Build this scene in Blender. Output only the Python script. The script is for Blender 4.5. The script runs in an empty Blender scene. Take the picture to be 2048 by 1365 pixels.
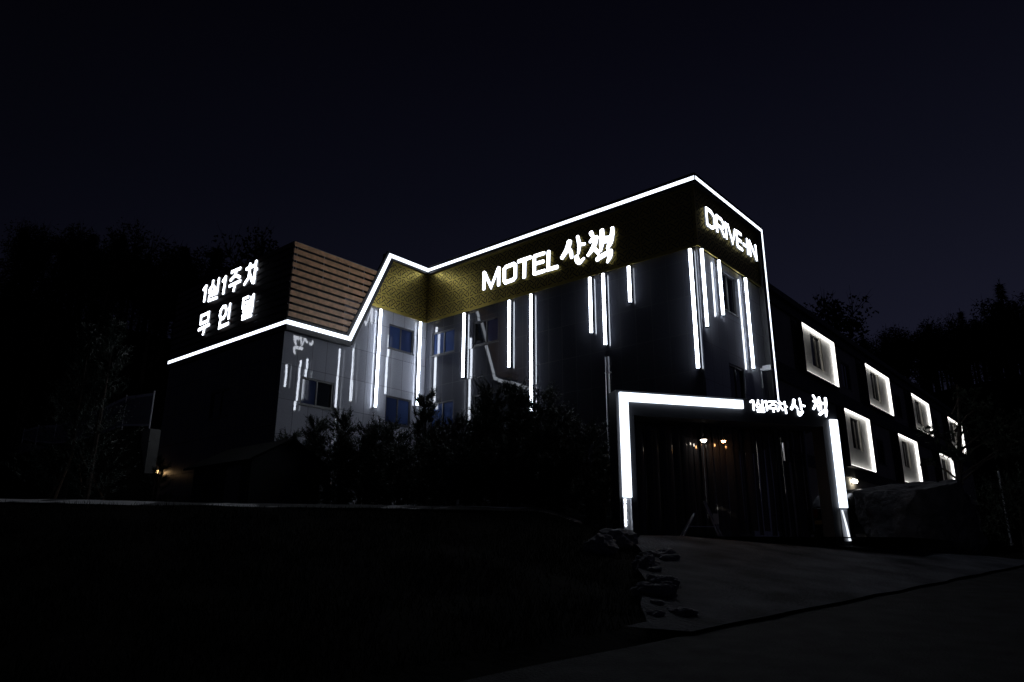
import bpy, bmesh, math, random
from mathutils import Vector, Matrix, noise

S = bpy.context.scene
COL = S.collection
rad = math.radians

# ------------------------------------------------------------------ camera, sky, exposure
cam_d = bpy.data.cameras.new('camera')
cam = bpy.data.objects.new('camera', cam_d)
COL.objects.link(cam)
S.camera = cam
cam_d.sensor_width = 36.0
cam_d.lens = 36.0 * 1492.5 / 2048.0
cam_d.clip_end = 2000.0
AZ, PITCH, ROLL = rad(40.576), rad(16.559), rad(0.235)
cam.location = (0, 0, 1.6)
cam.rotation_euler = (Matrix.Rotation(AZ, 3, 'Z') @ Matrix.Rotation(math.pi / 2 + PITCH, 3, 'X') @ Matrix.Rotation(ROLL, 3, 'Z')).to_euler()

W = bpy.data.worlds.new('World')
S.world = W
W.use_nodes = True
SKY_STRENGTH = 0.92
wn, wl = W.node_tree.nodes, W.node_tree.links
wn.clear()
wo = wn.new('ShaderNodeOutputWorld'); wb = wn.new('ShaderNodeBackground')
wtc = wn.new('ShaderNodeTexCoord'); wsep = wn.new('ShaderNodeSeparateXYZ')
wl.new(wtc.outputs['Generated'], wsep.inputs[0])
wr = wn.new('ShaderNodeValToRGB')          # night sky: town glow near the horizon, ink blue overhead
cr = wr.color_ramp
cr.elements[0].position = 0.0; cr.elements[0].color = (0.0118, 0.0122, 0.0240, 1)
cr.elements[1].position = 0.85; cr.elements[1].color = (0.0010, 0.0010, 0.0024, 1)
e = cr.elements.new(0.25); e.color = (0.0088, 0.0093, 0.0195, 1)
e = cr.elements.new(0.45); e.color = (0.0046, 0.0050, 0.0110, 1)
e = cr.elements.new(0.62); e.color = (0.0026, 0.0026, 0.0062, 1)
wl.new(wsep.outputs['Z'], wr.inputs[0])
# the glow is strongest over the town, beyond the guest wing (towards +X +Y)
wm = wn.new('ShaderNodeVectorMath'); wm.operation = 'DOT_PRODUCT'
wl.new(wtc.outputs['Generated'], wm.inputs[0]); wm.inputs[1].default_value = (0.10, 0.995, 0.0)
wmr = wn.new('ShaderNodeMapRange')
wmr.inputs['From Min'].default_value = 0.1; wmr.inputs['From Max'].default_value = 0.95
wmr.inputs['To Min'].default_value = 0.36; wmr.inputs['To Max'].default_value = 1.0
wl.new(wm.outputs['Value'], wmr.inputs['Value'])
wmul = wn.new('ShaderNodeMath'); wmul.operation = 'MULTIPLY'; wmul.inputs[1].default_value = SKY_STRENGTH
wl.new(wmr.outputs[0], wmul.inputs[0])
wl.new(wr.outputs[0], wb.inputs['Color']); wl.new(wmul.outputs[0], wb.inputs['Strength'])
wl.new(wb.outputs[0], wo.inputs['Surface'])

S.view_settings.view_transform = 'Standard'
S.view_settings.look = 'None'
S.view_settings.exposure = 0.0
S.view_settings.gamma = 1.0
S.cycles.max_bounces = 8
S.cycles.sample_clamp_indirect = 4.0
S.cycles.use_light_tree = True

# light levels
L_TUBE = 11.0
L_LINE = 2.6
L_SIGN = 6.0
L_GATE = 2.6
L_PANEL = 3.0
L_LAMP = 10.0
COOL = (0.80, 0.875, 1.0)

# ------------------------------------------------------------------ materials
MATS = {}

def mat(name, base=(0.5, 0.5, 0.5), rough=0.6, metal=0.0, spec=0.5, var=0.0, vscale=3.0, bump=0.0, bscale=20.0, emit=None, es=0.0):
    m = bpy.data.materials.new(name); m.use_nodes = True
    n, l = m.node_tree.nodes, m.node_tree.links
    b = n['Principled BSDF']
    b.inputs['Base Color'].default_value = (*base, 1)
    b.inputs['Roughness'].default_value = rough
    b.inputs['Metallic'].default_value = metal
    b.inputs['Specular IOR Level'].default_value = spec
    if name in ('soil', 'grass_blade', 'shed_roof', 'kerb_concrete', 'forest_leaf', 'shed_wall'): b.inputs['Specular IOR Level'].default_value = 0.02
    if name in ('asphalt', 'drive_concrete', 'concrete'): b.inputs['Specular IOR Level'].default_value = 0.18
    if emit:
        b.inputs['Emission Color'].default_value = (*emit, 1)
        b.inputs['Emission Strength'].default_value = es
    if var or bump:
        g = n.new('ShaderNodeNewGeometry')
    if var:
        t = n.new('ShaderNodeTexNoise'); t.inputs['Scale'].default_value = vscale; t.inputs['Detail'].default_value = 5
        l.new(g.outputs['Position'], t.inputs['Vector'])
        mr = n.new('ShaderNodeMapRange')
        mr.inputs['From Min'].default_value = 0.3; mr.inputs['From Max'].default_value = 0.7
        mr.inputs['To Min'].default_value = 1 - var; mr.inputs['To Max'].default_value = 1 + var
        l.new(t.outputs['Fac'], mr.inputs['Value'])
        mx = n.new('ShaderNodeVectorMath'); mx.operation = 'SCALE'
        mx.inputs[0].default_value = base
        l.new(mr.outputs[0], mx.inputs['Scale'])
        l.new(mx.outputs[0], b.inputs['Base Color'])
    if bump:
        t2 = n.new('ShaderNodeTexNoise'); t2.inputs['Scale'].default_value = bscale; t2.inputs['Detail'].default_value = 6
        l.new(g.outputs['Position'], t2.inputs['Vector'])
        bp = n.new('ShaderNodeBump'); bp.inputs['Strength'].default_value = bump; bp.inputs['Distance'].default_value = 0.05
        l.new(t2.outputs['Fac'], bp.inputs['Height'])
        l.new(bp.outputs[0], b.inputs['Normal'])
    MATS[name] = m
    return m

def glow(name, color, strength):
    m = bpy.data.materials.new(name); m.use_nodes = True
    n, l = m.node_tree.nodes, m.node_tree.links
    n.clear()
    o = n.new('ShaderNodeOutputMaterial'); e = n.new('ShaderNodeEmission')
    e.inputs['Color'].default_value = (*color, 1); e.inputs['Strength'].default_value = strength
    l.new(e.outputs[0], o.inputs['Surface'])
    MATS[name] = m
    return m

def tile_mat(name, axis, tw, th, base, rough, tilt, off=(0.0, 0.0)):
    """polished stone cladding: tiles of tw x th, each hung a hair out of true, open joints"""
    m = bpy.data.materials.new(name); m.use_nodes = True
    n, l = m.node_tree.nodes, m.node_tree.links
    b = n['Principled BSDF']
    b.inputs['Roughness'].default_value = rough
    b.inputs['IOR'].default_value = 1.75
    g = n.new('ShaderNodeNewGeometry'); sp = n.new('ShaderNodeSeparateXYZ')
    l.new(g.outputs['Position'], sp.inputs[0])
    def math_(op, a, c):
        q = n.new('ShaderNodeMath'); q.operation = op
        for i, v in enumerate((a, c)):
            if v is None: continue
            if isinstance(v, (int, float)): q.inputs[i].default_value = v
            else: l.new(v, q.inputs[i])
        return q.outputs[0]
    u = math_('DIVIDE', math_('ADD', sp.outputs['X' if axis == 'Y' else 'Y'], off[0]), tw)
    v = math_('DIVIDE', math_('ADD', sp.outputs['Z'], off[1]), th)
    cb = n.new('ShaderNodeCombineXYZ')
    l.new(math_('FLOOR', u, None), cb.inputs[0]); l.new(math_('FLOOR', v, None), cb.inputs[1])
    wn_ = n.new('ShaderNodeTexWhiteNoise'); wn_.noise_dimensions = '3D'
    l.new(cb.outputs[0], wn_.inputs['Vector'])
    sub = n.new('ShaderNodeVectorMath'); sub.operation = 'SUBTRACT'
    l.new(wn_.outputs['Color'], sub.inputs[0]); sub.inputs[1].default_value = (0.5, 0.5, 0.5)
    sc = n.new('ShaderNodeVectorMath'); sc.operation = 'SCALE'; sc.inputs['Scale'].default_value = tilt
    l.new(sub.outputs[0], sc.inputs[0])
    # slow waviness of the polish
    nt = n.new('ShaderNodeTexNoise'); nt.inputs['Scale'].default_value = 2.2; nt.inputs['Detail'].default_value = 2
    l.new(g.outputs['Position'], nt.inputs['Vector'])
    sub2 = n.new('ShaderNodeVectorMath'); sub2.operation = 'SUBTRACT'
    l.new(nt.outputs['Color'], sub2.inputs[0]); sub2.inputs[1].default_value = (0.5, 0.5, 0.5)
    sc2 = n.new('ShaderNodeVectorMath'); sc2.operation = 'SCALE'; sc2.inputs['Scale'].default_value = 0.003
    l.new(sub2.outputs[0], sc2.inputs[0])
    add = n.new('ShaderNodeVectorMath'); add.operation = 'ADD'
    l.new(g.outputs['Normal'], add.inputs[0]); l.new(sc.outputs[0], add.inputs[1])
    add2 = n.new('ShaderNodeVectorMath'); add2.operation = 'ADD'
    l.new(add.outputs[0], add2.inputs[0]); l.new(sc2.outputs[0], add2.inputs[1])
    nm = n.new('ShaderNodeVectorMath'); nm.operation = 'NORMALIZE'
    l.new(add2.outputs[0], nm.inputs[0])
    l.new(nm.outputs[0], b.inputs['Normal'])
    # joints
    def edge(x, w):
        f = math_('FRACT', x, None)
        d = math_('MINIMUM', f, math_('SUBTRACT', 1.0, f))
        return math_('LESS_THAN', d, 0.009 / w)
    j = math_('MAXIMUM', edge(u, tw), edge(v, th))
    # base colour: per tile and granite speckle
    sp2 = n.new('ShaderNodeTexNoise'); sp2.inputs['Scale'].default_value = 26; sp2.inputs['Detail'].default_value = 4
    l.new(g.outputs['Position'], sp2.inputs['Vector'])
    k = math_('ADD', math_('MULTIPLY', math_('SUBTRACT', wn_.outputs['Value'], 0.5), 0.22), math_('ADD', 0.75, math_('MULTIPLY', sp2.outputs['Fac'], 0.5)))
    k = math_('MULTIPLY', k, math_('SUBTRACT', 1.0, math_('MULTIPLY', j, 0.75)))
    vs = n.new('ShaderNodeVectorMath'); vs.operation = 'SCALE'; vs.inputs[0].default_value = base
    l.new(k, vs.inputs['Scale']); l.new(vs.outputs[0], b.inputs['Base Color'])
    l.new(math_('ADD', rough, math_('MULTIPLY', j, 0.6)), b.inputs['Roughness'])
    MATS[name] = m
    return m

tile_mat('front_tile', 'Y', 0.6, 1.2, (0.046, 0.048, 0.060), 0.03, 0.007)  # same stone as side_tile, the front's shade put into a darker base
tile_mat('side_tile', 'X', 0.6, 1.2, (0.44, 0.45, 0.51), 0.020, 0.008, (0.2, 0.3))
tile_mat('annex_tile', 'Y', 0.6, 1.2, (0.05, 0.05, 0.055), 0.35, 0.01)
mat('black_metal', (0.018, 0.018, 0.021), 0.42, 0.0, 0.5, var=0.2, vscale=2.0)
mat('fascia_metal', (0.030, 0.031, 0.036), 0.38, 0.0, 0.5)
mat('gold', (0.66, 0.52, 0.13), 0.36, 0.93, 0.5, var=0.10, vscale=2.0)
mat('slot', (0.022, 0.021, 0.018), 0.75)
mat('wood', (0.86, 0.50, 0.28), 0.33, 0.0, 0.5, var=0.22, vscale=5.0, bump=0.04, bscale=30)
mat('wood_unlit', (0.085, 0.05, 0.035), 0.45, var=0.2, vscale=5.0)  # same boards as wood, the unlit front's darkness put into the colour
mat('steel', (0.55, 0.55, 0.58), 0.35, 0.9)
mat('white_paint', (0.75, 0.75, 0.73), 0.55, var=0.05, vscale=4.0, bump=0.04, bscale=14)
mat('render_wall', (0.55, 0.51, 0.46), 0.8, var=0.12, vscale=1.5, bump=0.12, bscale=18)
mat('dark_wall', (0.045, 0.045, 0.048), 0.6, var=0.15, vscale=1.0)
mat('window_frame', (0.060, 0.060, 0.066), 0.35)
mat('white_frame', (0.55, 0.52, 0.45), 0.45)
mat('navy_pane', (0.030, 0.045, 0.115), 0.05, 0.0, 0.6)
mat('blue_pane', (0.045, 0.075, 0.190), 0.06, 0.0, 0.6, var=0.12, vscale=1.2)
mat('dark_pane', (0.010, 0.013, 0.020), 0.04, 0.0, 0.6)
mat('roof_sheet', (0.05, 0.05, 0.055), 0.6)
mat('concrete', (0.30, 0.295, 0.28), 0.85, var=0.18, vscale=1.4, bump=0.25, bscale=16)
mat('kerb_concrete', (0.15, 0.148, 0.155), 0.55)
def lit_patches(m, lo, hi, sc):  # patches of light put into the base colour by noise, smoother there
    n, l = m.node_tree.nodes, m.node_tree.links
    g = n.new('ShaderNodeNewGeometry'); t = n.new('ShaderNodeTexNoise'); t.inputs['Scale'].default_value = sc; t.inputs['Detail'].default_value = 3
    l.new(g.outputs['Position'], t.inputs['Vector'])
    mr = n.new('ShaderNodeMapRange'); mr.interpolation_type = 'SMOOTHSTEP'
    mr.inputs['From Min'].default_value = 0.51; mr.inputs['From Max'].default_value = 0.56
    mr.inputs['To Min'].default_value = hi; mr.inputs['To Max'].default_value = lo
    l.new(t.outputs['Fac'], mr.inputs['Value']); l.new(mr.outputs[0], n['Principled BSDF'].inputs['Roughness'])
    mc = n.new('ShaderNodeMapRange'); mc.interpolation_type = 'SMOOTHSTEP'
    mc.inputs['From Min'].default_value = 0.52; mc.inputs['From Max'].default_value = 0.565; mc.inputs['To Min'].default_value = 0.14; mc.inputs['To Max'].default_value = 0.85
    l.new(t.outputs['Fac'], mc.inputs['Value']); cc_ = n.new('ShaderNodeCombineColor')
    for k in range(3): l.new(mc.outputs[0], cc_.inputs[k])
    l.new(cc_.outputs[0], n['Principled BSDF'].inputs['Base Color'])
lit_patches(MATS['kerb_concrete'], 0.35, 0.75, 0.55)
mat('asphalt', (0.036, 0.036, 0.037), 0.85, var=0.45, vscale=2.6, bump=1.0, bscale=34)
mat('drive_concrete', (0.082, 0.084, 0.098), 0.85, var=0.75, vscale=1.1, bump=1.0, bscale=16)
mat('soil', (0.012, 0.011, 0.009), 0.95, var=0.35, vscale=1.2, bump=0.6, bscale=8)
mat('grass_blade', (0.034, 0.037, 0.025), 0.7, var=0.4, vscale=1.6)
mat('needles', (0.038, 0.052, 0.030), 0.62, var=0.4, vscale=2.2)
mat('needles_grey', (0.060, 0.082, 0.062), 0.6, var=0.35, vscale=2.2)
mat('forest_leaf', (0.022, 0.030, 0.020), 0.85, var=0.4, vscale=0.4)
mat('bark', (0.075, 0.055, 0.042), 0.9, var=0.3, vscale=6, bump=0.5, bscale=20)
mat('stake_wood', (0.24, 0.16, 0.10), 0.8, var=0.2, vscale=8)
mat('rock', (0.26, 0.255, 0.27), 0.9, var=0.35, vscale=2.4, bump=0.8, bscale=7)
mat('boulder', (0.13, 0.127, 0.137), 0.95, var=0.5, vscale=2.6, bump=1.0, bscale=9)
mat('fence_steel', (0.80, 0.81, 0.84), 0.35)
mat('fence_sheet', (0.30, 0.31, 0.34), 0.6, var=0.1, vscale=2)
mat('shed_wall', (0.06, 0.062, 0.066), 0.7, var=0.15, vscale=2)
mat('shed_roof', (0.008, 0.008, 0.008), 0.7, var=0.1)
mat('shed_door', (0.15, 0.155, 0.165), 0.55)
mat('car_paint', (0.012, 0.012, 0.014), 0.12, 0.0, 0.7)
mat('car_glass', (0.008, 0.009, 0.010), 0.04, 0.0, 0.7)
mat('rubber', (0.02, 0.02, 0.02), 0.85)
mat('tail_red', (0.30, 0.012, 0.01), 0.2)
mat('plate_paint', (0.62, 0.36, 0.10), 0.4)
mat('tray', (0.55, 0.56, 0.60), 0.5)
mat('gate_cladding', (0.050, 0.052, 0.060), 0.42, var=0.1)
mat('cream_plastic', (0.62, 0.62, 0.64), 0.4)
glow('tube_glow', COOL, L_TUBE)
glow('line_glow', COOL, L_LINE)
glow('sign_glow', (0.84, 0.89, 1.0), L_SIGN)
glow('sign_edge', (0.80, 0.88, 1.0), 0.22)
glow('line_edge', COOL, 1.8)
glow('gate_glow', (0.80, 0.88, 1.0), L_GATE)
glow('panel_glow', (1.0, 0.97, 0.92), L_PANEL)
glow('cover_glow', (0.86, 0.92, 1.0), 1.3)
glow('tape_glow', (0.85, 0.92, 1.0), 14.0)
glow('warm_lamp', (1.0, 0.62, 0.28), L_LAMP)
glow('amber_lamp', (1.0, 0.45, 0.16), 70.0)
glow('gate_lamp', (1.0, 0.90, 0.74), 30.0)
glow('white_lamp', (1.0, 0.93, 0.76), L_LAMP)
# clear-grey PVC of the strip curtain
def vinyl():
    m = bpy.data.materials.new('vinyl'); m.use_nodes = True
    n, l = m.node_tree.nodes, m.node_tree.links
    b = n['Principled BSDF']; b.inputs['Base Color'].default_value = (0.02, 0.02, 0.024, 1)
    b.inputs['Roughness'].default_value = 0.10; b.inputs['Specular IOR Level'].default_value = 0.6
    t = n.new('ShaderNodeBsdfTransparent'); t.inputs['Color'].default_value = (0.55, 0.5, 0.45, 1)
    mx = n.new('ShaderNodeMixShader'); mx.inputs[0].default_value = 0.12
    l.new(b.outputs[0], mx.inputs[1]); l.new(t.outputs[0], mx.inputs[2])
    l.new(mx.outputs[0], n['Material Output'].inputs['Surface'])
    MATS['vinyl'] = m
vinyl()

# ------------------------------------------------------------------ helpers
def tag(o, label=None, cat=None, group=None, kind=None):
    if label: o['label'] = label
    if cat: o['category'] = cat
    if group: o['group'] = group
    if kind: o['kind'] = kind
    return o

def thing(name, label, cat, loc=(0, 0, 0), group=None):
    o = bpy.data.objects.new(name, None)
    o.empty_display_size = 0.3
    o.location = loc
    COL.objects.link(o)
    return tag(o, label, cat, group)

class MB:
    """collects geometry in world coordinates and links it as ONE mesh object"""
    def __init__(self): self.v, self.f, self.m = [], [], []
    def quad(self, *p, mi=0):
        i = len(self.v); self.v += [tuple(q) for q in p]; self.f.append(tuple(range(i, i + len(p)))); self.m.append(mi)
    def hexa(self, p, mi=0):                      # 8 corners: bottom ring, top ring
        i = len(self.v); self.v += [tuple(q) for q in p]
        for f in ((3, 2, 1, 0), (4, 5, 6, 7), (0, 1, 5, 4), (1, 2, 6, 5), (2, 3, 7, 6), (3, 0, 4, 7)):
            self.f.append(tuple(i + k for k in f)); self.m.append(mi)
    def box(self, x0, x1, y0, y1, z0, z1, mi=0):
        self.hexa([(x0, y0, z0), (x1, y0, z0), (x1, y1, z0), (x0, y1, z0), (x0, y0, z1), (x1, y0, z1), (x1, y1, z1), (x0, y1, z1)], mi)
    def beam(self, a, b, w, h, mi=0, up=(0, 0, 1)):
        a, b = Vector(a), Vector(b); d = (b - a).normalized(); u = Vector(up)
        s = d.cross(u)
        if s.length < 1e-4: s = d.cross(Vector((0, 1, 0)))
        s.normalize(); t = s.cross(d)
        p = []
        for c in (a, b):
            for i, j in ((-1, -1), (1, -1), (1, 1), (-1, 1)):
                p.append(c + s * (i * w / 2) + t * (j * h / 2))
        self.hexa(p, mi)
    def tube(self, pts, radii, n=8, mi=0, cap=True):
        pts = [Vector(p) for p in pts]
        rings = []
        for i, p in enumerate(pts):
            d = (pts[min(i + 1, len(pts) - 1)] - pts[max(i - 1, 0)])
            d = d.normalized() if d.length > 1e-9 else Vector((0, 0, 1))
            s = d.cross(Vector((0, 0, 1)))
            if s.length < 1e-3: s = d.cross(Vector((0, 1, 0)))
            s.normalize(); t = s.cross(d)
            r = radii[i] if isinstance(radii, (list, tuple)) else radii
            k = len(self.v); rings.append(k)
            for q in range(n):
                a = 2 * math.pi * q / n
                self.v.append(tuple(p + s * (r * math.cos(a)) + t * (r * math.sin(a))))
        for i in range(len(pts) - 1):
            for q in range(n):
                self.f.append((rings[i] + q, rings[i] + (q + 1) % n, rings[i + 1] + (q + 1) % n, rings[i + 1] + q)); self.m.append(mi)
        if cap:
            self.f.append(tuple(rings[0] + q for q in reversed(range(n)))); self.m.append(mi)
            self.f.append(tuple(rings[-1] + q for q in range(n))); self.m.append(mi)
    def ball(self, c, r, n=10, mi=0):
        k = len(self.v); c = Vector(c); m_ = n // 2
        rr = r if isinstance(r, (tuple, list)) else (r, r, r)
        for i in range(m_ + 1):
            th = math.pi * i / m_
            for j in range(n):
                ph = 2 * math.pi * j / n
                self.v.append((c.x + rr[0] * math.sin(th) * math.cos(ph), c.y + rr[1] * math.sin(th) * math.sin(ph), c.z + rr[2] * math.cos(th)))
        for i in range(m_):
            for j in range(n):
                self.f.append((k + i * n + j, k + (i + 1) * n + j, k + (i + 1) * n + (j + 1) % n, k + i * n + (j + 1) % n)); self.m.append(mi)
    def ribbon(self, pts, O, U, V, N, depth, widths=None, w=0.1, mi=0, lift=0.0, cap=0.3):
        """a stroke of given width along 2-D points in the plane (O,U,V), extruded along N"""
        O, U, V, N = Vector(O), Vector(U), Vector(V), Vector(N)
        P = [Vector((p[0], p[1])) for p in pts]
        ws = [p[2] for p in pts] if widths is None and len(pts[0]) > 2 else [w] * len(P)
        closed = (P[0] - P[-1]).length < 1e-6
        if closed: P = P[:-1]; ws = ws[:-1]
        n = len(P); L, R = [], []
        def dirn(i, j): 
            d = P[j] - P[i]; return d.normalized() if d.length > 1e-9 else Vector((1, 0))
        for i in range(n):
            d0 = dirn((i - 1) % n, i) if (closed or i > 0) else dirn(i, i + 1)
            d1 = dirn(i, (i + 1) % n) if (closed or i < n - 1) else d0
            nn = Vector((-(d0.y + d1.y), d0.x + d1.x))
            if nn.length < 1e-5: nn = Vector((-d1.y, d1.x))
            nn.normalize()
            c = max(0.62, nn.dot(Vector((-d1.y, d1.x))))
            k = ws[i] / 2 / c
            L.append(P[i] + nn * k); R.append(P[i] - nn * k)
        outline = None
        if not closed:
            def capf(p, d, wd):
                h = wd / 2; s = Vector((-d.y, d.x)); r = h * 0.75; out = []
                e = h * cap * 2
                for a in (0, 30, 60, 90):
                    out.append(p + s * (h - r + r * math.cos(rad(a))) + d * (e - r * min(1, e / r) + r * min(1, e / r) * math.sin(rad(a))))
                for a in (90, 60, 30, 0):
                    out.append(p - s * (h - r + r * math.cos(rad(a))) + d * (e - r * min(1, e / r) + r * min(1, e / r) * math.sin(rad(a))))
                return out
            endc = capf(P[-1], dirn(n - 2, n - 1), ws[-1])
            stac = capf(P[0], dirn(1, 0), ws[0])
        def at(q, z): return O + U * q.x + V * q.y + N * z
        z1, z0 = depth + lift, lift * 0.2
        def face(poly):
            self.quad(*[at(q, z1) for q in poly], mi=mi)
        def wall(a, b): self.quad(at(a, z0), at(b, z0), at(b, z1), at(a, z1), mi=mi + 1)
        rng = range(n if closed else n - 1)
        for i in rng:
            j = (i + 1) % n
            face([R[i], R[j], L[j], L[i]]); wall(R[i], R[j]); wall(L[j], L[i])
            self.quad(at(L[i], z0), at(L[j], z0), at(R[j], z0), at(R[i], z0), mi=mi + 1)
        if not closed:
            face([L[-1]] + endc + [R[-1]]); face([R[0]] + stac + [L[0]])
            for seq in ([L[-1]] + endc + [R[-1]], [R[0]] + stac + [L[0]]):
                self.quad(*[at(q, z0) for q in seq[::-1]], mi=mi + 1)
                for a, b in zip(seq, seq[1:]): wall(b, a)
    def build(self, name, mats, parent=None, smooth=False):
        o_loc = Vector((0, 0, 0))
        if parent is not None:
            q = parent
            while q is not None: o_loc += q.location; q = q.parent
        me = bpy.data.meshes.new(name)
        me.from_pydata([(a - o_loc.x, b - o_loc.y, c - o_loc.z) for a, b, c in self.v], [], self.f)
        if isinstance(mats, str): mats = [mats]
        for m in mats: me.materials.append(MATS[m])
        if len(mats) > 1: me.polygons.foreach_set('material_index', self.m)
        if smooth: me.polygons.foreach_set('use_smooth', [True] * len(self.f))
        me.update()
        o = bpy.data.objects.new(name, me)
        COL.objects.link(o)
        if parent is not None: o.parent = parent
        return o

def holed(mb, axis, c, a0, a1, z0, z1, holes, depth, sgn, mi=0, mi_rev=0):
    """a wall sheet on plane axis=c with rectangular openings (a0,a1,z0,z1) and their reveals; sgn = side of the outer face"""
    A = sorted({a0, a1, *[h[0] for h in holes], *[h[1] for h in holes]})
    Z = sorted({z0, z1, *[h[2] for h in holes], *[h[3] for h in holes]})
    def P(a, z, d=0.0): return (c - sgn * d, a, z) if axis == 'X' else (a, c - sgn * d, z)
    flip = (axis == 'X') == (sgn > 0)
    def Q(*p): mb.quad(*(p if flip else p[::-1]), mi=mi)
    for i in range(len(A) - 1):
        for j in range(len(Z) - 1):
            ca, cz = (A[i] + A[i + 1]) / 2, (Z[j] + Z[j + 1]) / 2
            if any(h[0] < ca < h[1] and h[2] < cz < h[3] for h in holes): continue
            Q(P(A[i], Z[j]), P(A[i + 1], Z[j]), P(A[i + 1], Z[j + 1]), P(A[i], Z[j + 1]))
    for h in holes:
        q = [(h[0], h[2]), (h[1], h[2]), (h[1], h[3]), (h[0], h[3])]
        for k in range(4):
            a, b = q[k], q[(k + 1) % 4]
            mb.quad(P(a[0], a[1]), P(b[0], b[1]), P(b[0], b[1], depth), P(a[0], a[1], depth), mi=mi_rev)

def window(parent, axis, c, sgn, a0, a1, z0, z1, frame='window_frame', panes=('blue_pane', 'dark_pane'), sill=True, t=0.06):
    """sliding window seated inside its opening; a part of its building"""
    mb = MB()
    def B(m, p0, p1, q0, q1, d0, d1):
        lo, hi = sorted((c - sgn * d0, c - sgn * d1))
        if axis == 'X': m.box(lo, hi, p0, p1, q0, q1)
        else: m.box(p0, p1, lo, hi, q0, q1)
    mid = (a0 + a1) / 2
    B(mb, a0, a0 + t, z0, z1, 0.03, 0.12); B(mb, a1 - t, a1, z0, z1, 0.03, 0.12)
    B(mb, a0 + t, a1 - t, z0, z0 + t, 0.032, 0.118); B(mb, a0 + t, a1 - t, z1 - t, z1, 0.032, 0.118)
    B(mb, mid - 0.03, mid + 0.03, z0 + t, z1 - t, 0.05, 0.11)
    w = mb.build('window', frame, parent)
    for k, (p, q) in enumerate(((a0 + t, mid - 0.03), (mid + 0.03, a1 - t))):
        pm = MB(); B(pm, p, q, z0 + t, z1 - t, 0.075 + 0.012 * k, 0.085 + 0.012 * k)
        pm.build('pane', panes[k], w)
    if sill:
        sm = MB(); B(sm, a0 - 0.03, a1 + 0.03, z0 - 0.045, z0 - 0.003, -0.035, 0.05)
        sm.build('sill', frame, w)
    return w

def F_(x, y): return -math.sin(AZ) * x + math.cos(AZ) * y
def R_(x, y): return math.cos(AZ) * x + math.sin(AZ) * y
def XY(F, R): return (-math.sin(AZ) * F + math.cos(AZ) * R, math.cos(AZ) * F + math.sin(AZ) * R)
def sst(a, b, x):
    t = min(1, max(0, (x - a) / (b - a))); return t * t * (3 - 2 * t)
def lerp(a, b, t): return a + (b - a) * t

# ------------------------------------------------------------------ terrain
def road_z(F): return 0.09 * min(F, 18) + 0.03 * max(F - 18, 0)
def edge_s(F, R): return 0.75 * (F - 7.9) - 0.66 * (R - 0.63)       # > 0 on the motel side of the road
def drive_left(F): return min(1.55 + 0.155 * (F - 9.0), 0.63 + 0.75 * (F - 7.9) / 0.66 - 0.75)
def drive_z(F, R): return min(road_z(F) + 0.12 * max(edge_s(F, R), 0), 2.16)
def crest_z(R): return 2.68 + 0.012 * max(-R, 0) - 0.48 * sst(0.4, 2.5, R)
def bank_z(x, y, F, R):
    Fe = max(3.0, 7.35 + 0.88 * R)
    zc = crest_z(R)
    t = min(1, max(0, (F - Fe) / max(0.5, 16.9 - Fe)))
    z = lerp(road_z(Fe), zc, 0.6 * t + 0.4 * t * t)
    if F > 16.9: z = zc + 0.15 * min(F - 16.9, 0.8)
    n_ = noise.noise(Vector((x * 0.5, y * 0.5, 0))) * 0.10 + noise.noise(Vector((x * 1.7, y * 1.7, 3))) * 0.04
    return z + n_ * sst(0.02, 0.25, t) * (1 - sst(0.9, 1.0, t))
def hill_z(x, y):
    left = 4.8 * sst(9.5, 15.6, y) * sst(-33.5, -37.0, x)
    dx = max(-33 - x, 0); dr = max(x + 7, 0) * sst(48, 68, y); dy = max(y - 69, 0) * 1.9
    d = math.hypot(max(dx * sst(14, 22, y), dr), dy) if y < 69 else math.hypot(max(dx, dr) * 0.4, dy)
    if y > 34 and -33 <= x < -21: d = max(d, (y - 34) * 0.75)
    if y > 34 and x < -33: d = max(d, math.hypot(dx, (y - 34) * 0.75))
    h = 0.50 * max(0, d - 5)
    h = 21 * (1 - math.exp(-h / 21)) * 1.25
    return left + h + (noise.noise(Vector((x * 0.06, y * 0.06, 1))) * 2.0 if h > 3 else 0)
def ground_z(x, y, lowered=True):
    F, R = F_(x, y), R_(x, y)
    s = edge_s(F, R)
    if s < 0: return road_z(F) - (0.09 if lowered else 0)
    w = sst(-0.35, 0.25, R - drive_left(F))
    zd = drive_z(F, R) - (0.09 if lowered and R - drive_left(F) > 0.1 else 0)
    zb = bank_z(x, y, F, R) + hill_z(x, y)
    z = lerp(zb, zd + hill_z(x, y), w)
    return lerp(zd, z, sst(0, 0.8, s)) if w < 1 else z

def axis_steps(lo, f0, f1, hi, fine, coarse):
    out = []; x = lo
    while x < f0: out.append(x); x += coarse
    x = f0
    while x < f1: out.append(x); x += fine
    x = f1
    while x <= hi: out.append(x); x += coarse
    return out
gx = axis_steps(-150, -42, 12, 70, 0.45, 3.0); gy = axis_steps(-30, -4, 30, 170, 0.45, 3.0)
tm = MB()
tm.v = [(x, y, ground_z(x, y)) for y in gy for x in gx]
nx = len(gx)
for j in range(len(gy) - 1):
    for i in range(nx - 1):
        tm.f.append((j * nx + i, j * nx + i + 1, (j + 1) * nx + i + 1, (j + 1) * nx + i)); tm.m.append(0)
tag(tm.build('ground', 'soil', smooth=True), kind='structure')

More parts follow.
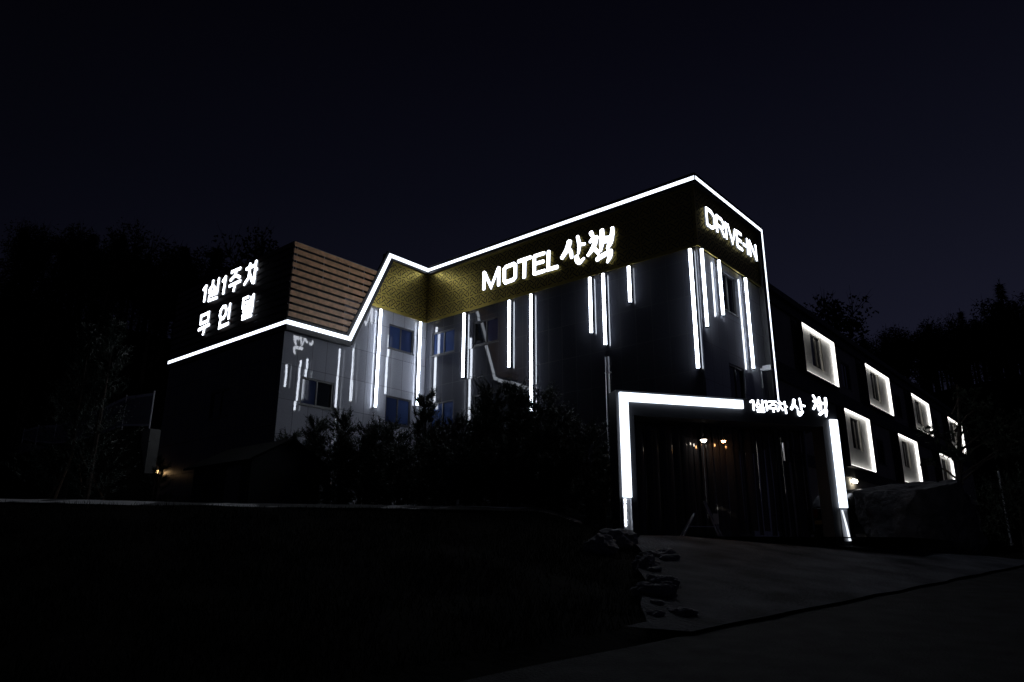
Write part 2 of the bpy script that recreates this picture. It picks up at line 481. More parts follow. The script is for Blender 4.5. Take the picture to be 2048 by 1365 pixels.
def sheet(name, m, rows, zf, lift):
    """a sheet laid over rows of (F, Rmin, Rmax)"""
    mb = MB(); K = 26
    for F, r0, r1 in rows:
        for k in range(K + 1):
            R = lerp(r0, r1, k / K); x, y = XY(F, R)
            mb.v.append((x, y, zf(F, R) + lift))
    for j in range(len(rows) - 1):
        for k in range(K):
            a = j * (K + 1) + k
            mb.f.append((a, a + 1, a + K + 2, a + K + 1)); mb.m.append(0)
    return tag(mb.build(name, m, smooth=True), kind='structure')
def edge_R(F): return 0.63 + 0.75 * (F - 7.9) / 0.66
rows = [(F, edge_R(F) + 0.03 * math.sin(F * 3.1), edge_R(F) + 9 + 0.3 * F) for F in [0.5 + 0.5 * i for i in range(90)]]
sheet('road', 'asphalt', rows, lambda F, R: road_z(F), 0.0)
rows = [(F, drive_left(F) + 0.06 * math.sin(F * 2.3), max(drive_left(F) + 0.2, edge_R(F) + 0.05 + 0.03 * math.sin(F * 5.0) + 0.06 * noise.noise(Vector((F * 2.3, 0, 7))))) for F in [9.1 + 0.3 * i for i in range(33)]]
sheet('driveway', 'drive_concrete', rows, lambda F, R: drive_z(F, R) + 0.012 * noise.noise(Vector((F * 1.2, R * 1.2, 2))), 0.04)
# forecourt beyond the gate and beside the guest wing
fc = MB(); fc.quad((-9.65, 14.6, 2.19), (-4.5, 19.0, 2.19), (-1.0, 72, 2.19), (-10.6, 72, 2.19), (-10.6, 25, 2.19), (-9.65, 25, 2.19))
tag(fc.build('forecourt', 'drive_concrete'), kind='structure')
# concrete shoulder along the crest of the bank
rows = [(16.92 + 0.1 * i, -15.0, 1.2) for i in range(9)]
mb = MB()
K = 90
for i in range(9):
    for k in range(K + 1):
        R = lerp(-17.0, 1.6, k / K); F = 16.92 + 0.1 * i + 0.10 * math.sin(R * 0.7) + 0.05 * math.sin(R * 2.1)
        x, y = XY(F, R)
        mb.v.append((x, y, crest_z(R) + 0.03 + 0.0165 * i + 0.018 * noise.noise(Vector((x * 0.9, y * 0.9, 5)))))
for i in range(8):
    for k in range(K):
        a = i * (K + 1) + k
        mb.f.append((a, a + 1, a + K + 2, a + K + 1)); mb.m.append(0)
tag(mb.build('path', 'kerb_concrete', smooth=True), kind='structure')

# ------------------------------------------------------------------ the motel: main block
YF, YB, YW = 20.0, 20.12, 20.22            # fascia, gold band and tiled wall planes of the long front
XT, XTB, XTW = -9.48, -9.60, -9.70         # the same on the short drive-in side
XR, XRB, XRW = -21.79, -21.90, -22.0       # and on the recessed side wall
ZB, ZF, ZR = 11.18, 13.26, 13.56           # band bottom, fascia bottom, roof edge
GZ = 2.0

block = thing('motel_building', 'dark tiled main motel block with gold patterned band under a lit roofline', 'building', (-15.5, 20.3, GZ))
wins_front = [(-21.65, -20.33, 9.68, 10.67), (-19.32, -18.0, 9.67, 10.66), (-21.62, -20.3, 6.70, 7.72), (-19.28, -17.96, 6.70, 7.72)]
mb = MB(); holed(mb, 'Y', YW, XRW - 0.02, XTW, GZ, ZB, wins_front, 0.14, -1)
mb.build('front_wall', 'front_tile', block)
wins_side = [(21.85, 23.0, 9.55, 10.9), (21.95, 23.1, 6.5, 7.75)]
mb = MB(); holed(mb, 'X', XTW, YW, 25.3, GZ, ZB, wins_side, 0.14, 1)
mb.build('side_wall', 'side_tile', block)
for i, h in enumerate(wins_front):
    window(block, 'Y', YW, -1, *h, panes=(('blue_pane', 'blue_pane'), ('dark_pane', 'navy_pane'))[i % 2])
for h in wins_side: window(block, 'X', XTW, 1, *h, panes=('dark_pane', 'dark_pane'))
mb = MB()                                                         # body behind the cladding
mb.box(-21.9, XTW - 0.16, YW + 0.16, 25.25, GZ, ZR - 0.05)
mb.build('core', 'dark_wall', block)

def lattice(mb, a0, a1, z0, z1, P, holes=None):
    """laser-cut panel: gold sheet of metre panels with bent slots in a four-fold whirl, cell half a metre"""
    cell = 0.49
    def q(a, b, w, lift):
        d = (b - a).normalized(); s = Vector((-d.y, d.x)) * (w / 2); a = a - d * 0.006; b = b + d * 0.006
        mb.quad(P(*(a - s), lift), P(*(b - s), lift), P(*(b + s), lift), P(*(a + s), lift), mi=1)
    na, nz = int((a1 - a0) / cell) + 1, int((z1 - z0) / cell) + 1
    motif = [[(.16, .02), (.25, .03), (.60, .33)], [(.03, .66), (.05, .58), (.36, .29)], [(.55, .57), (.88, .24), (.90, .16)], [(.31, .52), (.62, .80), (.72, .82)],
             [(.08, .05), (.08, .22), (.13, .33)], [(.57, .09), (.74, .03), (.88, .04)], [(.05, .83), (.20, .84), (.34, .78)], [(.79, .51), (.84, .64), (.84, .81)]]
    for i in range(na):
        for j in range(nz):
            for li, pl in enumerate(motif):
                pts = [Vector((a0 + (i + u * 1.02 + 0.01) * cell, z0 + (j + 1 - v) * cell)) for u, v in pl]
                for m_, (p, r) in enumerate(zip(pts, pts[1:])):
                    if all(a0 + 0.02 < v.x < a1 - 0.02 and z0 + 0.02 < v.y < z1 - 0.02 for v in (p, r)):
                        q(p, r, 0.036, 0.004 + 0.0004 * m_)
    # open joints between panels
    x = a0 + 2 * cell
    while x < a1:
        mb.quad(P(x - 0.006, z0, 0.003), P(x + 0.006, z0, 0.003), P(x + 0.006, z1, 0.003), P(x - 0.006, z1, 0.003), mi=1); x += 2 * cell
mb = MB()
mb.box(XRB, XTB, YB, YB + 0.06, ZB, ZF + 0.1)
lattice(mb, XRB, XTB, ZB + 0.02, ZF, lambda a, z, d: (a, YB - d, z))
mb.build('gold_band', ['gold', 'slot'], block)
mb = MB(); mb.box(XRB, XTB + 0.03, YB - 0.03, YB - 0.004, ZB - 0.04, ZB + 0.015); mb.box(XTB + 0.004, XTB + 0.03, YB, 25.0, ZB - 0.04, ZB + 0.015)
mb.build('band_trim', 'gold', block)
mb = MB()
mb.box(XTB - 0.06, XTB, YB + 0.063, 25.0, ZB, ZF + 0.1)
lattice(mb, YB + 0.07, 25.0, ZB + 0.02, ZF, lambda a, z, d: (XTB + d, a, z))
mb.build('side_band', ['gold', 'slot'], block)
mb = MB()                                                         # fascia boxes under the light line
mb.box(XR, XT, YF, YB - 0.006, ZF, ZR); mb.box(XR, XT, YB - 0.006, YB + 0.5, ZF + 0.11, ZR - 0.002)
mb.box(XTB + 0.006, XT - 0.001, YB + 0.001, 25.30, ZF + 0.002, ZR - 0.003)
mb.box(XTB + 0.006, XT - 0.002, 24.98, 25.32, 4.9, ZF)
mb.box(XTB - 1.2, XTB, 25.02, 25.31, 2.2, ZF)
mb.build('fascia', 'fascia_metal', block)
mb = MB(); mb.box(-21.9, XT + 0.01, YF - 0.01, 25.33, ZR, ZR + 0.05)
mb.build('roof', 'roof_sheet', block)
# twin downpipe on the front
mb = MB()
for dx in (0, 0.10): mb.tube([(-13.16 + dx, YW - 0.07, 8.15), (-13.16 + dx, YW - 0.07, 2.9)], 0.028, 8)
for z in (7.6, 6.0, 4.6): mb.box(-13.22, -13.0, YW - 0.10, YW, z, z + 0.03)
mb.build('downpipe', 'steel', block)

# ------------------------------------------------------------------ left annex with the slatted box
annex = thing('annex_building', 'left annex block with wood slatted upper box over pale recessed side wall', 'building', (-26, 13.6, GZ))
wins_rec = [(18.22, 19.54, 9.68, 10.68), (18.24, 19.54, 6.72, 7.79), (14.45, 15.81, 6.83, 7.81)]
mb = MB(); holed(mb, 'X', XRW, 13.60, YW - 0.002, GZ, ZB, wins_rec, 0.14, 1)
mb.build('side_wall', 'side_tile', annex)
for i, h in enumerate(wins_rec):
    window(annex, 'X', XRW, 1, *h, panes=(('blue_pane', 'navy_pane'), ('navy_pane', 'blue_pane'), ('navy_pane', 'dark_pane'))[i])
mb = MB(); holed(mb, 'Y', 13.60, -30.4, XRW - 0.003, GZ, 9.25, [(-26.6, -25.3, 6.7, 7.75)], 0.14, -1)
mb.build('front_wall', 'annex_tile', annex)
window(annex, 'Y', 13.60, -1, -26.6, -25.3, 6.7, 7.75, panes=('dark_pane', 'dark_pane'))
mb = MB(); mb.box(-30.4, XRW - 0.16, 13.76, 30, GZ, 12.55)
mb.build('core', 'dark_wall', annex)
# parapet behind the gold, gold panel and its frame
mb = MB(); mb.box(XRB - 0.16, XRB - 0.065, 17.75, YB - 0.004, ZB, ZR - 0.06)
mb.build('parapet', 'fascia_metal', annex)
mb = MB()
# gold panel cut along the slanting frame
P0, P1 = (16.22, 9.55), (17.92, 13.36)
def diag_y(z): return P0[0] + (z - P0[1]) * (P1[0] - P0[0]) / (P1[1] - P0[1])
ya, yb = diag_y(ZB), diag_y(ZF + 0.1)
mb.quad((XRB, ya, ZB), (XRB, YB - 0.001, ZB), (XRB, YB - 0.001, ZF + 0.1), (XRB, yb, ZF + 0.1))
mb.quad((XRB - 0.06, ya, ZB), (XRB, ya, ZB), (XRB, YB - 0.001, ZB), (XRB - 0.06, YB - 0.001, ZB))
g2 = MB(); lattice(g2, 16.2, YB, ZB + 0.02, ZF, lambda a, z, d: (XRB + d, a, z))
for k, f in enumerate(g2.f):
    pts = [g2.v[i] for i in f]
    if all(p[1] > diag_y(p[2]) + 0.05 for p in pts): mb.quad(*pts, mi=g2.m[k])
mb.build('gold_band', ['gold', 'slot'], annex)
mb = MB(); mb.box(XRB - 0.02, XRB + 0.03, ya, YB - 0.035, ZB - 0.04, ZB + 0.015)
mb.build('band_trim', 'gold', annex)
# frame: bottom box, slanting box, top box
mb = MB()
XS = XR - 0.004
mb.box(XRW + 0.002, XS, 13.54, 16.30, 9.27, 9.40); mb.box(XRB + 0.02, XS - 0.001, 13.541, 16.1, 9.40, 9.72)
mb.box(-30.45, XRW, 13.54, 13.60, 9.27, 9.72)
d = Vector((0, P1[0] - P0[0], P1[1] - P0[1])).normalized(); s = Vector((0, d.z, -d.y))
for a, b, x1 in ((-0.21, 0.21, XS - 0.002),):
    c0, c1 = Vector((0, *P0)) - d * 0.13, Vector((0, *P1)) + d * 0.17
    pts = [c0 + s * a, c0 + s * b, c1 + s * b, c1 + s * a]
    mb.hexa([(XRB + 0.01, p.y, p.z) for p in pts] + [(x1, p.y, p.z) for p in pts])
mb.box(XRB + 0.012, XS - 0.003, 17.82, YF + 0.05, ZF, ZR)
mb.box(XRB - 0.16, XRB + 0.011, 17.95, YB, ZF + 0.12, ZR - 0.004)
mb.build('frame', 'fascia_metal', annex)
# slats: every board is part of one screen on each face
mb = MB(); br = MB()
zz = 9.775; k = 0
slat_edges = []
while zz < 12.5:
    z1 = zz + 0.172
    y1 = diag_y(zz) - 0.23; y1b = diag_y(z1) - 0.23
    x0, x1 = XR - 0.060, XR - 0.035
    mb.hexa([(x0, 13.58, zz), (x1, 13.58, zz), (x1, y1, zz), (x0, y1, zz), (x0, 13.58, z1), (x1, 13.58, z1), (x1, y1b, z1), (x0, y1b, z1)])
    slat_edges.append((zz, z1)); zz += 0.262
fb = MB()
for zz, z1 in slat_edges: fb.box(-30.42, XR - 0.036, 13.54, 13.578, zz, z1)
for i in (2, 3, 5): fb.box(-24.0, -23.8, 13.545, 13.57, slat_edges[i - 2][1] + 0.008, slat_edges[i - 2][1] + 0.046, 1)
fb.build('front_slat_screen', ['wood_unlit', 'steel'], annex)
bk = MB()
bk.box(XRB - 0.12, XR - 0.12, 13.70, 15.95, 9.72, 12.60)
bk.build('slat_backing', 'black_metal', annex)
for yy in (13.60, 13.70, 14.85, 16.0, 16.7):
    for zz, z1 in slat_edges[-5:-1]:
        if yy < diag_y(z1) - 0.3: mb.box(XR - 0.066, XR - 0.033, yy, yy + 0.02, z1 + 0.001, z1 + 0.089, 1)

mb.box(XR - 0.075, XR - 0.04, 13.70, diag_y(12.66) - 0.25, slat_edges[-1][1] + 0.003, slat_edges[-1][1] + 0.018, 1)
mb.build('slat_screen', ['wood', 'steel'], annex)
mb = MB(); mb.box(-30.4, XRB - 0.3, 13.70, 30, 12.56, 12.60)
mb.build('roof', 'roof_sheet', annex)

# ------------------------------------------------------------------ guest wing
XG = -10.54
wing = thing('guest_wing', 'long two storey guest wing with lit window panels receding to the right', 'building', (-15, 45, GZ))
dark_w = []
for y in (27.2, 36.6, 45.9, 55.2): dark_w.append((y, y + 1.25, 9.7, 11.0))
for y in (31.6, 40.9, 50.2): dark_w.append((y, y + 1.25, 6.5, 7.8))
mb = MB(); holed(mb, 'X', XG, 25.32, 66, GZ, 12.0, dark_w, 0.14, 1)
mb.build('side_wall', 'render_wall', wing)
for h in dark_w: window(wing, 'X', XG, 1, *h, panes=('dark_pane', 'dark_pane'))
mb = MB(); mb.box(-20, XG - 0.16, 25.4, 66, GZ, 11.9)
mb.build('core', 'dark_wall', wing)
mb = MB()
mb.box(XG + 0.004, XG + 0.12, 25.33, 66, 8.52, 9.22); mb.box(XG + 0.004, XG + 0.14, 25.33, 66, 11.62, 12.05); mb.box(XG + 0.004, XG + 0.12, 25.33, 66, 5.35, 5.80)
for y in (30.35, 35.3, 39.05, 44.5, 48.2, 53.6, 57.9): mb.box(XG + 0.003, XG + 0.05, y, y + 0.35, 9.22, 11.62)
for y in (34.7, 39.4, 43.7, 49.0, 53.3): mb.box(XG + 0.003, XG + 0.05, y, y + 0.35, 5.80, 8.52)
mb.build('trim', 'dark_wall', wing)
mb = MB(); mb.box(-20.2, XG + 0.30, 25.33, 66.2, 12.0, 12.25)
mb.build('roof', 'roof_sheet', wing)

def lit_panel(y0, y1, z0, z1, wy, wz, label, depth=0.17):
    t = thing('lit_window_panel', label, 'light panel', (XG, (y0 + y1) / 2, z0), 'framed lit panels on the guest wing')
    hole = (wy, wy + 1.15, wz, wz + 1.45)
    mb = MB(); holed(mb, 'X', XG + 0.16, y0, y1, z0, z1, [hole], 0.13, 1)
    mb.build('panel', 'white_paint', t)
    mb = MB(); X0, X1 = XG + 0.125, XG + 0.16 + depth
    mb.box(X0, X1, y0 - 0.07, y0, z0 - 0.07, z1 + 0.07); mb.box(X0, X1, y1, y1 + 0.07, z0 - 0.07, z1 + 0.07)
    mb.box(X0, X1 - 0.001, y0, y1, z0 - 0.07, z0); mb.box(X0, X1 - 0.001, y0, y1, z1, z1 + 0.07)
    mb.build('frame', 'black_metal', t)
    for nm in range(4):
        mb = MB(); xa, xb = XG + 0.175, XG + 0.16 + depth - 0.02
        if nm == 0: mb.box(xa, xb, y0 + 0.002, y0 + 0.022, z0 + 0.03, z1 - 0.03)
        if nm == 1: mb.box(xa, xb, y1 - 0.022, y1 - 0.002, z0 + 0.03, z1 - 0.03)
        if nm == 2: mb.box(xa, xb, y0 + 0.03, y1 - 0.03, z0 + 0.002, z0 + 0.022)
        if nm == 3: mb.box(xa, xb, y0 + 0.03, y1 - 0.03, z1 - 0.022, z1 - 0.002)
        mb.build('light_strip', 'panel_glow', t)
    w = window(t, 'X', XG + 0.16, 1, *hole, panes=('dark_pane', 'dark_pane'), sill=False, t=0.05)
    mb = MB(); c = XG + 0.16
    mb.box(c + 0.003, c + 0.05, hole[1], hole[1] + 0.12, hole[2] - 0.02, hole[3] + 0.02)
    mb.build('casing', 'white_frame', w)
ups = ['nearest and largest', 'second nearest', 'third nearest', 'farthest']
for i, (a, b) in enumerate(((30.75, 34.85), (39.5, 43.85), (48.55, 52.9), (58.2, 63.0))):
    lit_panel(a, b, 9.30, 11.42, a + 1.35, 9.82, ('white glowing framed panel with window, upper row of guest wing, ' + ups[i] + ' of four'))
los = ['nearest to the gate', 'behind the middle of the boulder', 'farthest, half hidden by pine']
for i, (a, b) in enumerate(((35.15, 39.0), (44.1, 48.2), (53.7, 57.6))):
    lit_panel(a, b, 5.84, 8.42, a + 1.25, 6.75, ('white glowing framed panel with window, lower row, ' + los[i]))

# ------------------------------------------------------------------ light line that follows the outline of the building
line = thing('outline_light', 'continuous white light line along annex edge, slanted frame, roofline and tower corner', 'light line', (-21.79, 13.5, 9.5))
LW = 0.132
def strip(pts, O, U, N, w=LW, edge='fascia_metal'):
    mb = MB(); mb.ribbon([(a, b) for a, b in pts], O, U, (0, 0, 1), N, 0.03, w=w, cap=0.0)
    mb.build('strip', ['line_glow', edge], line)
strip([(-30.42, 9.53), (XR + 0.02, 9.53)], (0, 13.535, 0), (1, 0, 0), (0, -1, 0))
strip([(13.54, 9.53), (22.0, 9.53)], (-30.455, 0, 0), (0, 1, 0), (-1, 0, 0), 0.30)  # unseen return strip, added and widened to light the fence and pier
strip([(13.52, 9.53), (16.20, 9.53), (17.90, 13.42), (19.99, 13.42)], (XR, 0, 0), (0, 1, 0), (1, 0, 0), 0.150, 'line_edge')
strip([(XR + 0.02, 13.42), (XT, 13.42)], (0, YF, 0), (1, 0, 0), (0, -1, 0))
strip([(19.985, 13.42), (25.21, 13.42), (25.21, 4.95)], (XT, 0, 0), (0, 1, 0), (1, 0, 0), 0.122)

# ------------------------------------------------------------------ vertical light tubes
def light_tube(axis, c, a, z1, z0, label):
    """glowing tube on two arms in front of the wall plane axis=c"""
    out = {'Y': (0, -1), 'X': (1, 0)}[axis]
    def P(o, z): return (a, c - o, z) if axis == 'Y' else (c + o, a, z)
    t = thing('light_tube', label, 'light tube', P(0.0, z0), 'vertical light tubes on the motel walls')
    off, r = 0.115, 0.051
    mb = MB(); mb.tube([P(off, z0 + 0.03), P(off, z1 - 0.03)], r, 14)
    mb.build('tube', 'tube_glow', t, smooth=False)
    mb = MB(); h = 0.043
    lo, hi = sorted((P(off - 0.062, 0)[1 if axis == 'Y' else 0], P(off - 0.012, 0)[1 if axis == 'Y' else 0]))
    if axis == 'Y': mb.box(a - h, a + h, lo, hi, z0 + 0.03, z1 - 0.03)
    else: mb.box(lo, hi, a - h, a + h, z0 + 0.03, z1 - 0.03)
    mb.build('channel', 'black_metal', t)
    for z, q in ((z0, z0 + 0.028), (z1 - 0.028, z1)):
        mb = MB(); mb.tube([P(off, z), P(off, q)], r + 0.004, 14); mb.build('end_cap', 'black_metal', t)
    for z in (z0 + 0.25, z1 - 0.25):
        mb = MB(); mb.tube([P(0.0, z), P(off - r - 0.002, z)], 0.014, 6); mb.build('bracket', 'steel', t)
light_tube('X', XRW, 17.66, 11.12, 7.17, 'long white light tube on pale recessed wall, left of its upper window')
light_tube('X', XRW, 19.76, 11.12, 7.57, 'white light tube on recessed wall, closest to the inner corner')
for a, z0, lb in ((-19.72, 8.44, 'white light tube between the two upper windows of the motel front'),
                  (-17.36, 8.46, 'white light tube right of the front windows, ending at mid height'),
                  (-16.31, 6.68, 'longest white light tube on the front, reaching down to the shrubs'),
                  (-13.68, 9.05, 'left and shorter tube of the close pair below the brush lettering'),
                  (-13.13, 8.53, 'right and longer tube of the close pair below the brush lettering'),
                  (-12.11, 9.80, 'shortest white light tube on the motel front'),
                  (-9.86, 7.19, 'long white light tube on the front beside the tower corner')):
    light_tube('Y', YW, a, 11.12, z0, lb)
for a, z0, lb in ((20.34, 8.50, 'white light tube on drive-in side, first from the tower corner'),
                  (21.55, 9.18, 'short white light tube in the middle of the drive-in side'),
                  (23.60, 7.82, 'long white light tube on drive-in side, nearest its outer edge')):
    light_tube('X', XTW, a, 11.12, z0, lb)

# ------------------------------------------------------------------ illuminated signs
MOTEL_STROKES = [[(-18.62,12.54,0.153),(-18.61,11.83,0.153)],
 [(-18.58,12.50,0.148),(-18.23,11.83,0.148),(-17.86,12.52,0.148)],
 [(-17.84,12.53,0.153),(-17.84,11.81,0.153)],
 [(-17.56,12.39,0.165),(-17.56,11.94,0.165),(-17.49,11.83,0.165),(-17.10,11.85,0.165),(-17.01,11.93,0.165),(-17.00,12.39,0.165),(-17.09,12.48,0.165),(-17.47,12.46,0.165),(-17.56,12.39,0.165)],
 [(-16.86,12.52,0.153),(-16.26,12.53,0.153)],
 [(-16.55,12.50,0.170),(-16.57,11.81,0.170)],
 [(-16.08,12.52,0.159),(-16.09,11.83,0.159)],
 [(-16.08,12.52,0.148),(-15.61,12.52,0.148)],
 [(-16.08,12.21,0.148),(-15.65,12.20,0.148)],
 [(-16.08,11.82,0.148),(-15.60,11.82,0.148)],
 [(-15.41,12.53,0.159),(-15.44,11.83,0.159),(-15.02,11.82,0.159)]]
BRUSH_STROKES = [[(-14.48,12.61,0.238),(-14.53,12.46,0.228),(-14.62,12.32,0.207),(-14.79,12.13,0.176)],
 [(-14.50,12.38,0.145),(-14.41,12.22,0.166),(-14.38,12.03,0.135)],
 [(-14.10,12.72,0.135),(-14.04,12.43,0.155),(-14.05,12.27,0.141),(-14.08,12.10,0.104)],
 [(-14.01,12.40,0.124),(-13.82,12.37,0.114)],
 [(-14.17,11.96,0.186),(-14.13,11.82,0.207),(-14.05,11.73,0.166),(-13.95,11.77,0.135),(-13.86,11.83,0.093)],
 [(-13.52,12.70,0.176),(-13.47,12.59,0.145)],
 [(-13.56,12.39,0.124),(-13.46,12.46,0.155),(-13.32,12.46,0.186)],
 [(-13.32,12.44,0.197),(-13.39,12.24,0.207),(-13.51,12.06,0.176),(-13.67,11.91,0.124)],
 [(-13.43,12.11,0.145),(-13.30,11.95,0.155),(-13.24,11.83,0.104)],
 [(-13.07,12.64,0.186),(-13.07,12.42,0.207),(-13.10,12.16,0.197),(-13.14,11.92,0.093)],
 [(-12.64,12.61,0.145),(-12.66,12.39,0.186),(-12.74,12.13,0.207),(-12.85,11.95,0.135)],
 [(-13.03,12.30,0.269),(-12.76,12.24,0.269)],
 [(-13.28,11.65,0.176),(-13.05,11.72,0.186),(-12.85,11.77,0.186),(-12.75,11.78,0.186)],
 [(-12.74,11.77,0.182),(-12.78,11.60,0.186),(-12.88,11.44,0.093)]]
ROW_ONE_STROKES = [[(-28.01,12.17,0.158),(-27.82,12.29,0.158)],
 [(-27.80,12.30,0.173),(-27.82,11.63,0.173)],
 [(-27.28,12.38,0.173),(-27.27,12.18,0.173),(-27.51,12.02,0.173)],
 [(-27.25,12.16,0.166),(-27.01,11.98,0.166)],
 [(-26.82,12.37,0.158),(-26.83,11.96,0.158)],
 [(-27.51,11.93,0.136),(-26.82,11.89,0.136),(-26.82,11.75,0.136)],
 [(-27.43,11.76,0.128),(-26.82,11.74,0.128)],
 [(-27.44,11.75,0.143),(-27.43,11.57,0.143),(-26.79,11.55,0.143)],
 [(-26.50,12.16,0.158),(-26.31,12.30,0.158)],
 [(-26.29,12.30,0.173),(-26.34,11.61,0.173)],
 [(-25.86,12.35,0.158),(-25.85,12.39,0.158),(-25.23,12.38,0.158)],
 [(-25.52,12.30,0.173),(-25.60,12.17,0.173),(-25.89,12.05,0.173)],
 [(-25.57,12.18,0.158),(-25.20,12.01,0.158)],
 [(-25.92,11.82,0.158),(-25.12,11.84,0.158)],
 [(-25.49,11.80,0.166),(-25.56,11.54,0.166)],
 [(-24.54,12.39,0.158),(-24.58,12.24,0.158)],
 [(-24.78,12.23,0.158),(-24.27,12.23,0.158)],
 [(-24.52,12.19,0.166),(-24.55,11.82,0.166),(-24.81,11.62,0.166)],
 [(-24.52,11.98,0.173),(-24.21,11.56,0.173)],
 [(-24.12,12.38,0.173),(-24.13,11.51,0.173)],
 [(-24.13,12.02,0.151),(-23.99,12.03,0.151)]]
ROW_TWO_STROKES = [[(-27.91,11.02,0.151),(-27.30,11.04,0.151),(-27.30,10.70,0.151),(-27.87,10.69,0.151),(-27.91,11.02,0.151)],
 [(-27.98,10.46,0.158),(-27.16,10.51,0.158)],
 [(-27.49,10.46,0.158),(-27.57,10.19,0.158)],
 [(-25.94,10.85,0.158),(-26.03,11.01,0.158),(-26.22,11.04,0.158),(-26.37,10.92,0.158),(-26.40,10.74,0.158),(-26.30,10.58,0.158),(-26.11,10.55,0.158),(-25.95,10.69,0.158),(-25.94,10.85,0.158)],
 [(-25.70,11.05,0.151),(-25.70,10.45,0.151)],
 [(-26.32,10.48,0.158),(-26.33,10.22,0.158),(-25.67,10.25,0.158)],
 [(-24.40,11.03,0.136),(-24.75,11.02,0.136),(-24.74,10.67,0.136),(-24.35,10.68,0.136)],
 [(-24.72,10.83,0.120),(-24.38,10.84,0.120)],
 [(-24.21,10.98,0.120),(-24.24,10.64,0.120)],
 [(-24.36,10.82,0.113),(-24.21,10.82,0.113)],
 [(-24.04,11.04,0.143),(-24.05,10.53,0.143)],
 [(-24.67,10.51,0.128),(-24.04,10.51,0.128),(-24.05,10.37,0.128)],
 [(-24.64,10.37,0.120),(-24.04,10.37,0.120)],
 [(-24.66,10.36,0.136),(-24.65,10.21,0.136),(-24.04,10.22,0.136)]]
GATE_STROKES = [[(3.40,5.34,0.067),(3.46,5.38,0.067)],
 [(3.48,5.38,0.069),(3.48,5.15,0.069)],
 [(3.62,5.40,0.063),(3.61,5.34,0.063),(3.55,5.26,0.063)],
 [(3.61,5.33,0.057),(3.67,5.27,0.057)],
 [(3.73,5.40,0.060),(3.73,5.26,0.060)],
 [(3.57,5.22,0.042),(3.76,5.22,0.042),(3.75,5.18,0.042)],
 [(3.57,5.16,0.039),(3.76,5.17,0.039)],
 [(3.57,5.16,0.048),(3.58,5.11,0.048),(3.77,5.12,0.048)],
 [(3.79,5.36,0.060),(3.84,5.39,0.060)],
 [(3.85,5.38,0.066),(3.84,5.16,0.066)],
 [(3.91,5.38,0.054),(4.12,5.39,0.054)],
 [(4.01,5.37,0.054),(4.00,5.32,0.054),(3.91,5.26,0.054)],
 [(4.03,5.33,0.054),(4.12,5.28,0.054)],
 [(3.88,5.22,0.054),(4.13,5.22,0.054)],
 [(4.02,5.21,0.063),(4.02,5.13,0.063)],
 [(4.22,5.40,0.060),(4.23,5.37,0.060)],
 [(4.16,5.36,0.054),(4.29,5.35,0.054)],
 [(4.23,5.35,0.063),(4.20,5.25,0.063),(4.14,5.16,0.063)],
 [(4.22,5.28,0.063),(4.29,5.19,0.063)],
 [(4.35,5.40,0.069),(4.37,5.12,0.069)],
 [(4.37,5.29,0.054),(4.41,5.28,0.054)],
 [(4.63,5.45,0.112),(4.60,5.34,0.107),(4.54,5.25,0.104)],
 [(4.64,5.33,0.069),(4.70,5.26,0.069)],
 [(4.79,5.50,0.063),(4.81,5.38,0.069),(4.81,5.25,0.069)],
 [(4.84,5.34,0.063),(4.91,5.33,0.063)],
 [(4.71,5.19,0.075),(4.73,5.12,0.119),(4.77,5.12,0.113),(4.83,5.18,0.092)],
 [(5.20,5.61,0.075),(5.24,5.54,0.078)],
 [(5.19,5.47,0.067),(5.33,5.50,0.090)],
 [(5.31,5.48,0.104),(5.23,5.37,0.092),(5.17,5.28,0.078)],
 [(5.29,5.37,0.066),(5.32,5.25,0.066)],
 [(5.36,5.56,0.084),(5.38,5.42,0.084),(5.38,5.29,0.066)],
 [(5.54,5.55,0.098),(5.54,5.43,0.095),(5.51,5.30,0.084)],
 [(5.39,5.42,0.087),(5.53,5.43,0.087)],
 [(5.33,5.15,0.095),(5.45,5.23,0.104),(5.52,5.25,0.098)],
 [(5.52,5.24,0.107),(5.50,5.11,0.066)]]

def smooth_stroke(st, n=5):
    if len(st) < 3: return st
    p = [st[0]] + list(st) + [st[-1]]; out = []
    for i in range(1, len(p) - 2):
        for k in range(n):
            t = k / n; out.append(tuple(0.5 * (2 * p[i][c] + (p[i + 1][c] - p[i - 1][c]) * t + (2 * p[i - 1][c] - 5 * p[i][c] + 4 * p[i + 1][c] - p[i + 2][c]) * t * t + (3 * p[i][c] - p[i - 1][c] - 3 * p[i + 1][c] + p[i + 2][c]) * t ** 3) for c in range(3)))
    out.append(st[-1]); return out
def sign(name, label, strokes, groups, O, U, N, loc, rail=None, smooth=(), m='sign_glow', depth=0.07, cap=0.3, shrink=1.0):
    t = thing(name, label, 'sign', loc, 'illuminated signs')
    for gi, g in enumerate(groups):
        mb = MB()
        for k, i in enumerate(g):
            st = [(a, b, w * shrink) for a, b, w in strokes[i]]
            if i in smooth: st = smooth_stroke(st)
            mb.ribbon(st, O, U, (0, 0, 1), N, depth, lift=0.0016 * k, cap=0.5 if i in smooth else cap)
        mb.build('letter', [m, 'sign_edge'], t)
    return t
sign('motel_sign', 'glowing white MOTEL lettering with brush written Korean word on gold band', MOTEL_STROKES + BRUSH_STROKES,
     [(0, 1, 2), (3,), (4, 5), (6, 7, 8, 9), (10,), range(11, 16), range(16, 25)], (0, YB - 0.04, 0), (1, 0, 0), (0, -1, 0), (-15.5, YB, 11.4), smooth=range(11, 25), shrink=0.93, depth=0.05)
